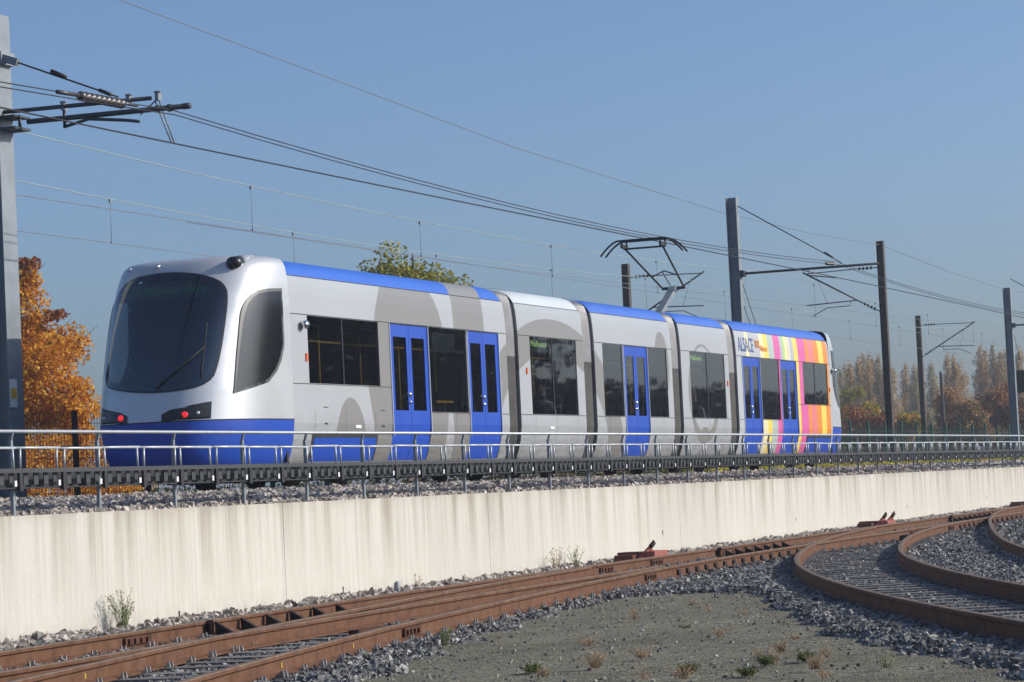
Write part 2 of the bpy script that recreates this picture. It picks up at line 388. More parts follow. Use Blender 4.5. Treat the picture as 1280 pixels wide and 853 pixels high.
# raised formation behind the retaining wall, up to the horizon
PLY = [15.98, 16.35, 17.0, 17.8, 18.7, 21.4, 22.4, 24.4, 26.4, 33.6, 35.2, 60, 300, 4000]
PLZ = [1.33, 1.36, 1.42, 1.49, 1.52, 1.52, 1.44, 1.46, 1.62, 1.62, 1.45, 1.45, 1.45, 1.45]
form_xs = [-300, -40, 0]+list(np.arange(6, 130, 2.))+[200, 400, 1200, 4000]
def plz(y): return float(np.interp(y, PLY, PLZ))
emb = MB()
emb.grid([[(x, y, z) for x in form_xs] for y, z in zip(PLY[:6], PLZ[:6])], True)
o = emb.build('track_bed', M['bed2'], recalc=False); tag(o, kind='structure')
emb = MB(); emb.grid([[(x, y, z) for x in form_xs] for y, z in zip(PLY[5:], PLZ[5:])], True)
o = emb.build('terrain', M['soil'], recalc=False); tag(o, kind='structure')

# ------------------------------------------------------------------ retaining wall
WY = 15.80
wall = thing('retaining_wall', 'long pale concrete retaining wall with brown run-off streaks', 'wall', (60, WY+.1, 0))
edges = [4.0]; 
while edges[-1] < 128: edges.append(edges[-1] + 2.35 + .12*math.sin(len(edges)*2.3))
for k in range(len(edges)-1):
    a, b = edges[k]+.0012, edges[k+1]-.0012; pr = .0015*math.sin(k*1.9)
    mb = MB(); mb.box(a, b, WY+pr, WY+.22, -.5, 1.385)
    o = mb.build('wall_panel', M['concrete'], wall)
    bv = o.modifiers.new('bevel', 'BEVEL'); bv.width = .004; bv.segments = 2
mb = MB(); mb.box(4, 128, WY+.05, WY+.2, -.5, 1.36); mb.build('joint_filler', M['concrete'], wall)
for x, z in [(34.0, .22), (47.6, .55), (56.4, .55), (66.3, .58), (75.6, .62), (29.4, .16)]:
    mb = MB(); mb.tube([(x, WY-.004, z), (x, WY+.02, z)], .02, 8)
    mb.add([(x-.018, WY-.005, z), (x+.018, WY-.005, z), (x+.008, WY-.005, z-.07), (x-.006, WY-.005, z-.07)], [(0,1,2,3)])
    mb.build('weep_hole', M['holes'], wall)

# ------------------------------------------------------------------ railing and cable trough on the wall
RY = 15.97
rl = thing('guard_railing', 'low galvanised steel railing with twin bars along the wall top', 'railing', (60, RY, 1.36))
X0R, X1R, PS = 10.0, 126.0, 1.825
mb = MB(); mb.tube([(X0R, RY, 2.295), (X1R, RY, 2.295)], .021, 8); mb.build('top_rail', M['galvrail'], rl)
post_x = [26.14 + PS*k for k in range(-8, 55) if X0R < 26.14+PS*k < X1R]
proto = None
for x in post_x:
    if proto is None:
        mb = MB(); l = Vector((x, RY, 1.36))
        mb.box(x-.02, x+.02, RY+.012, RY+.048, 1.30, 2.20); mb.box(x-.05, x+.05, RY-.05, RY+.09, 1.345, 1.372)
        mb.bar((x, RY+.03, 2.19), (x, RY+.004, 2.28), .024, .03, (0, 1, 0))
        proto = mb.build('post', M['galv'], rl, l)
    else: share(proto, 'post', rl, (x+random.uniform(-.012, .012), RY, 1.36)).rotation_euler = (0, random.uniform(-.012, .012), 0)
fx = [26.14 + PS*.5*k for k in range(-16, 108) if X0R < 26.14+PS*.5*k < X1R-1]
proto = None
for x in fx:                                       # low hurdle frames, one every half bay
    if proto is None:
        mb = MB(); l = Vector((x, RY-.03, 1.9)); a, b = x+.075, x+PS*.5-.075
        for q in (a, b): mb.tube([(q, RY-.03, 1.885), (q, RY-.03, 2.115)], .014, 6)
        mb.tube([(x-.01, RY-.03, 2.112), (x+PS*.5-.012, RY-.03, 2.112)], .0155, 6)
        proto = mb.build('hurdle_frame', M['galvrail'], rl, l)
    else: share(proto, 'hurdle_frame', rl, (x, RY-.03+random.uniform(-.006, .006), 1.9+random.uniform(-.005, .004))).rotation_euler = (random.uniform(-.03, .03), random.uniform(-.006, .006), 0)
tr = thing('cable_trough', 'black slotted cable trough bracketed beneath the railing', 'cable trough', (60, RY, 1.68))
mb = MB(); mb.box(X0R, X1R, RY-.075, RY-.045, 1.845, 1.893); mb.build('top_lip', M['traygrey'], tr)
mb = MB(); mb.box(X0R, X1R, RY+.16, RY+.18, 1.68, 1.86); mb.box(X0R, X1R, RY-.04, RY+.16, 1.675, 1.69); mb.build('channel', M['tray'], tr)
pb = pp = pw = None
for i, x in enumerate(fx):
    if pb is None:
        mb = MB(); l = Vector((x, RY, 1.68)); mb.box(x-.035, x+.035, RY-.082, RY-.05, 1.65, 1.848); pb = mb.build('bracket', M['tray'], tr, l)
        mb = MB(); mb.box(x, x+.09, RY-.02, RY-.008, 1.715, 1.846); pp = mb.build('slot_plate', M['traygrey'], tr, l)
        mb = MB(); mb.box(x+.80, x+.845, RY-.066, RY-.06, 1.70, 1.762); pw = mb.build('white_tile', M['whiteplastic'], tr, l)
    else:
        for o_, nm in ((pb, 'bracket'), (pw, 'white_tile')): share(o_, nm, tr, (x, RY, 1.68))
pl = [x+q for x in fx for q in (.15, .36, .57, .77)]; pl.sort(key=lambda q: abs(q-25) if q > 25 else 500+25-q)
pp.location.x = pl[0]
for x in pl[1:300]: share(pp, 'slot_plate', tr, (x, RY, 1.68))
mb = MB()
for x in pl[300:]: mb.box(x, x+.09, RY-.02, RY-.008, 1.715, 1.846)
tag(mb.build('slot_plates', M['traygrey'], tr), kind='stuff')

# ================================================================== TRAM
RZ = 1.60
CY = 20.025
PZ = [1.86,1.92,2.02,2.15,2.35,2.6,2.815,3.22,4.275,4.29,4.6,4.75,4.88,5.0,5.08,5.13,5.16,5.18]
PO = [.26,.20,.13,.08,.03,0,0,0,0,0,.015,.03,.055,.10,.17,.27,.42,.60]
def off(z): return float(np.interp(z, PZ, PO))
NZ = [1.86,2.0,2.2,2.65,3.1,3.6,4.1,4.5,4.75,4.88,5.0,5.08,5.13,5.16,5.18]
NX = [36.75,36.54,36.44,36.42,36.52,36.70,36.92,37.14,37.30,37.39,37.49,37.58,37.68,37.82,38.1]
CO_Z = [1.86,1.92,2.02,2.15,2.35,2.6,4.4,4.75,4.88,5.0,5.08,5.13,5.16,5.18]
CO_O = [.26,.20,.13,.08,.03,0,0,.015,.03,.05,.085,.14,.24,.42]
def coff(z): return float(np.interp(z, CO_Z, CO_O))          # the cab keeps fuller shoulders than the roof fairing
XS, CP, CQ = 38.75, 3.0, 2.5
TC = 54.76                                        # middle of the tram
def nose(z): return float(np.interp(z, NZ, NX))
def cab_x(y, z):
    w = 1.325-coff(z); t_ = min(abs(y-CY)/w, 1); return XS-(XS-nose(z))*(1-t_**CP)**(1/CQ)
def cab_y(X, z):
    w = 1.325-coff(z); d = min(max((XS-X)/(XS-nose(z)), 0), 1); return CY-w*(1-d**CQ)**(1/CP)
tram = thing('tram', 'blue and silver articulated five-section tram with striped end on the raised track', 'tram', (TC, CY, RZ))

# ---- livery print
def livery(name, white, shapes):
    t = NT(name); p = t.geo_pos(); sp = t.new('ShaderNodeSeparateXYZ'); t.con(p, sp.inputs[0]); X, Z = sp.outputs[0], sp.outputs[2]
    mask = None
    def ell(cx, cz, a, b, soft=60):
        u = t.math('DIVIDE', t.math('SUBTRACT', X, cx), a); v = t.math('DIVIDE', t.math('SUBTRACT', Z, cz), b)
        r = t.math('ADD', t.math('MULTIPLY', u, u), t.math('MULTIPLY', v, v))
        return t.math('MULTIPLY', t.math('SUBTRACT', 1.0, r), soft*min(a, b), True)
    def band(x0, k0, x1, k1, z0, z1):             # between two slanted lines x = x0 + k0*(z-z0) ...
        dz = t.math('SUBTRACT', Z, z0)
        a = t.math('MULTIPLY', t.math('SUBTRACT', X, t.math('ADD', x0, t.math('MULTIPLY', dz, k0))), 80, True)
        b = t.math('MULTIPLY', t.math('SUBTRACT', t.math('ADD', x1, t.math('MULTIPLY', dz, k1)), X), 80, True)
        c = t.math('MULTIPLY', t.math('SUBTRACT', Z, z0), 80, True); d = t.math('MULTIPLY', t.math('SUBTRACT', z1, Z), 80, True)
        return t.math('MULTIPLY', t.math('MULTIPLY', a, b), t.math('MULTIPLY', c, d))
    for sh in shapes:
        k = sh[0]
        if k == 'e': m = ell(*sh[1:])
        elif k == 'r': m = t.math('SUBTRACT', ell(*sh[1:5]), ell(sh[1]+sh[7], sh[2]+sh[8], *sh[5:7]), True)
        else: m = band(*sh[1:])
        mask = m if mask is None else t.math('MAXIMUM', mask, m)
    n = t.noise(p, .9, 5); w = t.ramp(n, [(.3, mul(white, .96)), (.7, mul(white, 1.03))])
    c = w if mask is None else t.mix(mask, w, (.225, .222, .215))
    # road grime, with the shade of the turned-under skirt painted into the same tint
    dirt_shade = t.math('MULTIPLY', t.math('SUBTRACT', 2.80, Z), 1.15, True); dirt_shade = t.math('MULTIPLY', dirt_shade, t.ramp(t.noise(t.mapv(p, (1.2, 1, 4)), 2.2, 5), [(.3, (.25,.25,.25)), (.7, (.9,.9,.9))]))
    c = t.mix(dirt_shade, c, (.16, .15, .135))
    t.set(c, .36, 0, .5); return t.mat
WHT = (.375, .395, .415)
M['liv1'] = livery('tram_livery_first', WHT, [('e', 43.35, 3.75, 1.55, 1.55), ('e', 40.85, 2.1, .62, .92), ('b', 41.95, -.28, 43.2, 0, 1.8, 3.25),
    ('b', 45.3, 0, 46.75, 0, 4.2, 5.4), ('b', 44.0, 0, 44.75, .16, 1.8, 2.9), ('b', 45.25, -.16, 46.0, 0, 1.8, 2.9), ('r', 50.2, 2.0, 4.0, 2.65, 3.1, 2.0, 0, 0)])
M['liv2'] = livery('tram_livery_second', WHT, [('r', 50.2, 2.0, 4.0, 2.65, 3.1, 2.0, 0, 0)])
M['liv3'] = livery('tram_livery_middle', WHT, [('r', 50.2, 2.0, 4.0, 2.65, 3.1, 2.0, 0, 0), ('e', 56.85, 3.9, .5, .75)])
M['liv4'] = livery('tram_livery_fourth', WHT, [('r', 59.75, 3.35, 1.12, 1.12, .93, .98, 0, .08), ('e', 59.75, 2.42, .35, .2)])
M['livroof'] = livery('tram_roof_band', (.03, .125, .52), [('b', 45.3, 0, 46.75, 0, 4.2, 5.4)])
t = NT('tram_livery_striped'); p = t.geo_pos(); sp = t.new('ShaderNodeSeparateXYZ'); t.con(p, sp.inputs[0])
WS = (.43, .45, .47); YE = (.85, .62, .10); PY = (.80, .70, .40); GG = (.42, .50, .44); PK = (.66, .12, .34); GN = (.42, .62, .20); OR = (.72, .25, .03); SA = (.72, .20, .20); BR = (.52, .26, .10)
edges_s = [(62.4, WS), (63.22, PY), (63.48, WS), (64.42, PY), (64.75, YE), (65.1, GG), (65.62, PK), (66.15, WS), (66.38, GN), (66.6, PY), (66.86, BR), (66.92, (.7,.66,.6)), (67.06, WS), (67.36, YE), (67.78, PK), (68.47, OR), (68.72, SA), (69.25, OR), (69.72, YE), (70.2, OR), (70.62, WS)]
fac = t.math('DIVIDE', t.math('SUBTRACT', sp.outputs[0], 62.0), 10.0)
c = t.ramp(fac, [(0, WS)]+[((x-62)/10, q) for x, q in edges_s], 'CONSTANT')
dirt_shade = t.math('MULTIPLY', t.math('SUBTRACT', 2.3, sp.outputs[2]), .8, True); c = t.mix(dirt_shade, c, (.15, .14, .13))
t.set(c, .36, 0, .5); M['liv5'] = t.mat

ZSEG = list(range(len(PZ)))
def shell(xa, xb, openings, side=-1, zlo=1.86, zhi=4.88):
    """side skin between xa and xb with rectangular openings (x0,x1,z0,z1)"""
    mb = MB(); xs = sorted({xa, xb, *[q for o_ in openings for q in o_[:2]]})
    zs = sorted({z for z in PZ if zlo <= z <= zhi} | {q for o_ in openings for q in o_[2:4] if zlo < q < zhi})
    def Y(z): return CY + side*(1.325-off(z))
    for i in range(len(xs)-1):
        for j in range(len(zs)-1):
            xm, zm = (xs[i]+xs[i+1])/2, (zs[j]+zs[j+1])/2
            if any(o_[0] < xm < o_[1] and o_[2] < zm < o_[3] for o_ in openings): continue
            x0, x1, z0, z1 = xs[i], xs[i+1], zs[j], zs[j+1]
            mb.add([(x0,Y(z0),z0),(x1,Y(z0),z0),(x1,Y(z1),z1),(x0,Y(z1),z1)], [(0,1,2,3) if side < 0 else (3,2,1,0)], True)
    def rev(x0, x1, z0, z1, d=.05):               # reveal returns round each opening
        a, b = Y(z0), Y(z1); e = -side*d
        mb.add([(x0,a,z0),(x1,a,z0),(x1,a+e,z0),(x0,a+e,z0)], [(0,1,2,3)]); mb.add([(x0,b,z1),(x1,b,z1),(x1,b+e,z1),(x0,b+e,z1)], [(3,2,1,0)])
        mb.add([(x0,a,z0),(x0,a+e,z0),(x0,b+e,z1),(x0,b,z1)], [(0,1,2,3)]); mb.add([(x1,a,z0),(x1,a+e,z0),(x1,b+e,z1),(x1,b,z1)], [(3,2,1,0)])
    for o_ in openings: rev(*o_)
    return mb
def strip(x0, x1, z0, z1, inset, side=-1, nz=10, nx=1):
    zs = np.linspace(z0, z1, nz); xs = np.linspace(x0, x1, nx+1); mb = MB()
    mb.grid([[(x, CY+side*(1.325-off(z)-inset), z) for x in xs] for z in zs], True)
    mb.grid([[(x, CY+side*(1.325-off(z)-inset-.018), z) for x in xs] for z in zs], True, True)
    for x in (x0, x1): mb.grid([[(x, CY+side*(1.325-off(z)-inset), z), (x, CY+side*(1.325-off(z)-inset-.018), z)] for z in zs])
    return mb
ZW0, ZW1, ZC, ZD = 2.815, 4.275, 3.22, 1.905
def door(x0, x1, first):
    """one double-leaf plug door"""
    xm = (x0+x1)/2
    for a, b, hs in ((x0+.012, xm-.006, 1), (xm+.006, x1-.012, -1)):
        w0, w1 = (a+.14, b-.10) if hs == 1 else (a+.10, b-.14)
        zs = sorted({ZD+.01, 2.02, 2.15, 2.35, 2.6, 2.83, 4.06, ZW1-.012}); xs = [a, w0, w1, b]; mb = MB()
        Y = lambda z: CY-(1.325-off(z)-.008)
        for i in range(3):
            for j in range(len(zs)-1):
                if i == 1 and zs[j] >= 2.82 and zs[j+1] <= 4.07: continue
                q = [(xs[i], zs[j]), (xs[i+1], zs[j]), (xs[i+1], zs[j+1]), (xs[i], zs[j+1])]
                mb.add([(x, Y(z), z) for x, z in q], [(0,1,2,3)], True); mb.add([(x, Y(z)+.035, z) for x, z in q], [(3,2,1,0)], True)
        for x in (a, b): mb.grid([[(x, Y(z), z), (x, Y(z)+.035, z)] for z in zs])
        for z in (2.83, 4.06): mb.grid([[(w0, Y(z), z), (w0, Y(z)+.035, z)], [(w1, Y(z), z), (w1, Y(z)+.035, z)]])
        for x in (w0, w1): mb.grid([[(x, Y(z), z), (x, Y(z)+.035, z)] for z in (2.83, 4.06)])
        d = mb.build('door', M['doorblue'], tram, recalc=False)
        mb = MB(); mb.box(w0, w1, Y(3)+.008, Y(3)+.02, 2.83, 4.06); mb.build('door_window', M['glass'], d)
        if hs == 1:
            for zz, r in ((3.10, .042), (2.97, .034)):
                mb = MB(); mb.tube([(b-.03, Y(3)-.02, zz), (b-.03, Y(3)+.01, zz)], r, 10); mb.build('door_button', M['chrome'], d)
    for x in (x0, x1):
        mb = MB(); mb.bar((x, CY-1.325-.004, 2.4), (x, CY-1.325-.004, ZW1), .02, .02, (0, 1, 0)); mb.build('door_seal', M['doorseal'], tram)
def window(x0, x1, z0, z1, body, mull=(), board=None):
    mb = MB(); Y = CY-1.325+.012; mb.box(x0, x1, Y, Y+.012, z0, z1); mb.build('window', M['glass'], body)
    for m in mull:
        mb = MB(); mb.box(m-.022, m+.022, Y-.006, Y+.02, z0, z1); mb.build('window_mullion', M['black'], body)
MODS = [(38.75, 47.8, [(39.35,42.05,ZC,ZW1),(42.5,44.12,ZD,ZW1),(44.14,45.86,ZW0,ZW1),(45.9,47.4,ZD,ZW1)], 'liv1'),
        (48.4, 51.95, [(49.0,51.53,ZW0,ZW1)], 'liv2'),
        (52.6, 57.55, [(53.08,54.3,ZW0,ZW1),(54.34,55.88,ZD,ZW1),(55.92,57.2,ZW0,ZW1)], 'liv3'),
        (58.2, 61.75, [(58.83,61.43,ZW0,ZW1)], 'liv4'),
        (62.4, 70.77, [(62.83,64.3,ZD,ZW1),(64.35,65.95,ZW0,ZW1),(66.05,67.5,ZD,ZW1),(68.13,70.48,ZC,ZW1)], 'liv5')]
PLAB = ['white body section with large grey letter shapes', 'short pale body section with grey arch print', 'middle body section with one door', 'short pale body section with thin grey loop print', 'end body section with multicoloured vertical stripes']
ROOF_SEG = [z for z in PZ if z >= 4.88]
for k, (xa, xb, op, lv) in enumerate(MODS):
    mb = shell(xa, xb, op); mb2 = shell(xa, xb, [], +1)
    mb.add(mb2.v, mb2.f, True)
    for x in (xa, xb):                            # end frames beside the bellows
        prof = [(CY-(1.325-off(z)), z) for z in PZ if z <= 4.88]; prof += [(2*CY-y, z) for y, z in prof[::-1]]
        inner = [(CY+(y-CY)*.86, max(min(z, 4.6), 2.05)) for y, z in prof]
        n = len(prof); mb.add([(x, y, z) for y, z in prof]+[(x, y, z) for y, z in inner], [(i, (i+1) % n, n+(i+1) % n, n+i) for i in range(n)])
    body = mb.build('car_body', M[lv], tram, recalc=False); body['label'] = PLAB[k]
    # roof fairing
    mb = MB(); rows = []
    prof = [(CY-(1.325-off(z)), z) for z in ROOF_SEG]; prof += [(2*CY-y, z) for y, z in prof[::-1]]
    xr = [xa+.02, xa+.12]+list(np.linspace(xa+.5, xb-.5, 6))+[xb-.12, xb-.02]
    def rf(x, y, z):
        d = min(x-xa, xb-x); s_ = 0 if d > .3 else (.3-d)/.3
        return (x, CY+(y-CY)*(1-.012*s_), z-.05*s_*s_ if z > 4.95 else z)
    mb.grid([[rf(x, y, z) for x in xr] for y, z in prof], True)
    mb.build('roof_fairing', M['roofgrey'] if k == 1 else (M['livroof'] if k == 0 else M['roofblue']), body, recalc=False)
    # panel joints
    segs = [(xa+.01, xb-.01, 4.285), (xa+.01, xb-.01, 4.882)]
    cuts = sorted([(o_[0], o_[1]) for o_ in op if o_[2] == ZD]); spans = []; a = xa+.01
    for c0, c1 in cuts: spans.append((a, c0)); a = c1
    spans.append((a, xb-.01))
    for s0, s1 in spans:
        hi = any(o_[2] == ZC and s0 <= o_[0] <= s1 for o_ in op); segs.append((s0+.004, s1-.004, (ZC if hi else ZW0)-.012))
    for s0, s1, z in segs:
        if s1-s0 < .05: continue
        mb = MB(); mb.box(s0, s1, CY-1.325+off(z)-.003, CY-1.325+off(z)+.01, z-.006, z+.006); mb.build('panel_joint', M['rubber'], body)
    for o_ in op:
        if o_[2] == ZD: door(o_[0], o_[1], k)
        else: window(*o_, body, ([(o_[0]+o_[1])/2-.05] if o_[1]-o_[0] > 2 else []))
    for q in np.arange(xa+.75, xb-.3, 1.15):
        if any(o_[2] == ZD and o_[0]-.12 < q < o_[1]+.12 for o_ in op): continue
        mb = MB(); mb.grid([[(q+d_, CY-(1.325-off(z))-.0015, z) for d_ in (-.004, .004)] for z in np.linspace(1.95, 2.79, 9)]); mb.build('panel_joint', M['rubber'], body)
    # inside
    mb = MB(); mb.box(xa+.02, xb-.02, CY-1.2, CY+1.2, 1.95, 2.0); mb.box(xa+.02, xb-.02, CY-1.15, CY+1.15, 4.5, 4.55); mb.build('interior_floor', M['interior'], body)
    mb = MB(); mb.box(xa+.03, xb-.03, CY+1.235, CY+1.255, 2.0, 4.5); mb.build('interior_wall', M['lining'], body)
    mb = MB(); mb.tube([(xa+.3, CY-.75, 3.95), (xb-.3, CY-.75, 3.95)], .018, 6)
    for q in np.arange(xa+.6, xb-.3, 1.6): mb.tube([(q, CY-.75, 2.0), (q, CY-.75, 4.5)], .018, 6)
    mb.build('handrail', M['yellow'], body)
    for q in np.arange(xa+.55, xb-.4, .95):
        if any(o_[2] == ZD and o_[0]-.3 < q < o_[1]+.3 for o_ in op): continue
        for yy in (CY-.72, CY+.72):
            mb = MB(); mb.box(q-.25, q+.22, yy-.42, yy+.42, 2.35, 2.5); mb.bar((q+.22, yy, 2.45), (q+.30, yy, 3.18), .80, .07, (1, 0, 0)); mb.build('seat', M['seat'], body)
# bellows
BEL = [(47.8, 48.4), (51.95, 52.6), (57.55, 58.2), (61.75, 62.4)]
M['bellow_lo'] = plain('bellows_dark_grey', (.105, .10, .09), .55, 0, .3, 3); M['bellow_hi'] = plain('bellows_pale_grey', (.36, .355, .35), .5, .2, .2, 3)
for a, b in BEL:
    for nm, z0, z1, mat in (('bellows', 1.9, 3.88, 'bellow_lo'), ('bellows_upper_cover', 3.88, 5.18, 'bellow_hi')):
        mb = MB(); n = 15
        zs = [z for z in PZ if z0 < z < z1]; zs = [z0]+zs+[z1]
        left = [(CY-(1.325-off(z)), z) for z in zs]; right = [(2*CY-y, z) for y, z in left[::-1]]
        sections = [left+right] if z1 > 5 else [left, right]
        for prof in sections:
            rows = []; mb = MB()
            for y, z in prof:
                row = []
                for i in range(n+1):
                    x = a+(b-a)*i/n; ins = (.035 if i % 2 else .0)+.03+.03*abs(2*i/n-1)**6; s_ = 1-ins/1.3
                    row.append((x, CY+(y-CY)*s_, z-(ins*.8 if z > 5 else 0)))
                rows.append(row)
            mb.grid(rows, False); mb.build(nm, M[mat], tram, recalc=False)
    mb = MB(); prof = [(CY-(1.325-off(z)+.012), z+(.012 if z > 5 else 0)) for z in PZ]; prof += [(2*CY-y, z) for y, z in prof[::-1]]
    mb.grid([[(x, CY+(y-CY)*(1-.02*(x > b)), z) for x in (b-.05, b+.02)] for y, z in prof], True); mb.build('bellows_edge', M['rubber'], tram, recalc=False)

# ---- cabs
def cabpt(u, z, grow=0.0):
    """u in [-1,1] runs from the near seam round the nose to the far seam"""
    w = 1.325-coff(z); L = XS-nose(z); th = u*math.pi/2
    cs, sn = math.cos(th), math.sin(th)
    y = abs(sn)**(2/CP); x = abs(cs)**(2/CQ)
    return (XS-(L+grow)*x, CY+math.copysign(y, sn)*(w+grow), z)
def mir(p, m): return (2*TC-p[0], p[1], p[2]) if m else p
US = [math.copysign(abs(k)**1.0, k) for k in np.linspace(-1, 1, 161)]
CZ = sorted(set(list(np.linspace(2.66, 4.9, 72))+[4.95, 5.0, 5.04, 5.08, 5.105, 5.13, 5.145, 5.16, 5.17, 5.18]))
CZB = list(np.linspace(1.86, 2.65, 10))
def poly_rows(poly, nrow, ncol):
    """cut a convex outline (s,z) into rows of equal height"""
    zs = [q[1] for q in poly]; z0, z1 = min(zs), max(zs); rows = []
    for k in range(nrow):
        e = .5-.5*math.cos(math.pi*k/(nrow-1)); z = z0+(z1-z0)*(.002+.996*e); xs = []
        for i in range(len(poly)):
            (a, za), (b, zb) = poly[i], poly[(i+1) % len(poly)]
            if (za-z)*(zb-z) <= 0 and za != zb: xs.append(a+(b-a)*(z-za)/(zb-za))
        rows.append([(min(xs)+(max(xs)-min(xs))*j/(ncol-1), z) for j in range(ncol)])
    return rows
def shrink(poly, d):
    cx = sum(q[0] for q in poly)/len(poly); cz = sum(q[1] for q in poly)/len(poly)
    return [(cx+(x-cx)*(1-d/max(abs(x-cx), abs(z-cz), .3)), cz+(z-cz)*(1-d/max(abs(x-cx), abs(z-cz), .3))) for x, z in poly]
def sm(poly, n=2):
    for _ in range(n):
        q = []
        for i in range(len(poly)):
            a, b = poly[i], poly[(i+1) % len(poly)]; q += [(a[0]*.75+b[0]*.25, a[1]*.75+b[1]*.25), (a[0]*.25+b[0]*.75, a[1]*.25+b[1]*.75)]
        poly = q
    return poly
WSP = [(20.025,4.945),(20.45,4.93),(20.80,4.86),(20.98,4.68),(21.05,4.28),(20.98,3.78),(20.90,3.25),(20.5,3.15),(20.0,3.09),(19.55,3.09),(19.12,3.17),(19.05,3.54),(19.04,4.15),(19.06,4.52),(19.12,4.68),(19.25,4.79),(19.55,4.89)]
SWP = [(38.52,4.655),(38.17,4.64),(37.91,4.605),(37.77,4.545),(37.65,4.453),(37.56,4.34),(37.51,4.25),(37.473,4.146),(37.325,3.662),(37.166,3.039),(37.971,3.209),(38.218,3.371),(38.389,3.557),(38.50,3.80)]
LRP = [(19.74,2.80),(19.10,2.93),(19.10,2.665),(19.74,2.662)]
LLP = [(20.76+.09,2.945),(20.24,2.80),(20.24,2.665),(20.76+.09,2.675)]
LLP = [(2*CY-19.10,2.93),(2*CY-19.74,2.80),(2*CY-19.74,2.662),(2*CY-19.10,2.665)]
def front_patch(poly, g, nr=26, nc=24, m=0):
    mb = MB(); rows = poly_rows(poly, nr, nc)
    mb.grid([[mir((cab_x(y, z)-g, y, z), m) for y, z in r] for r in rows], True, not m); return mb
def side_patch(poly, g, m=0, far=0, nr=22, nc=12):
    mb = MB(); rows = poly_rows(poly, nr, nc)
    def f(X, z):
        y = cab_y(X, z)-g*.9; return mir((X-g*.4, 2*CY-y if far else y, z), m)
    mb.grid([[f(X, z) for X, z in r] for r in rows], True, bool(far) != bool(m)); return mb
def in_poly(poly, x, y):
    r = False
    for i in range(len(poly)):
        (ax, ay), (bx, by) = poly[i], poly[(i+1) % len(poly)]
        if (ay > y) != (by > y) and x < (bx-ax)*(y-ay)/(by-ay)+ax: r = not r
    return r
WS_OPEN, WS_OPEN2, SW_OPEN, SW_OPEN2 = shrink(sm(WSP, 1), .045), shrink(sm(WSP, 1), .02), shrink(SWP, .035), shrink(SWP, .015)
def ring(poly, wid, fn, flip):
    """band of even width inside an outline, laid on the cab surface by fn(s, z)"""
    inner = shrink(poly, wid); mb = MB(); n = len(poly); rows = []
    for k in range(4):
        f_ = k/3; rows.append([fn(poly[i % n][0]*(1-f_)+inner[i % n][0]*f_, poly[i % n][1]*(1-f_)+inner[i % n][1]*f_) for i in range(n+1)])
    mb.grid(rows, True, flip); return mb
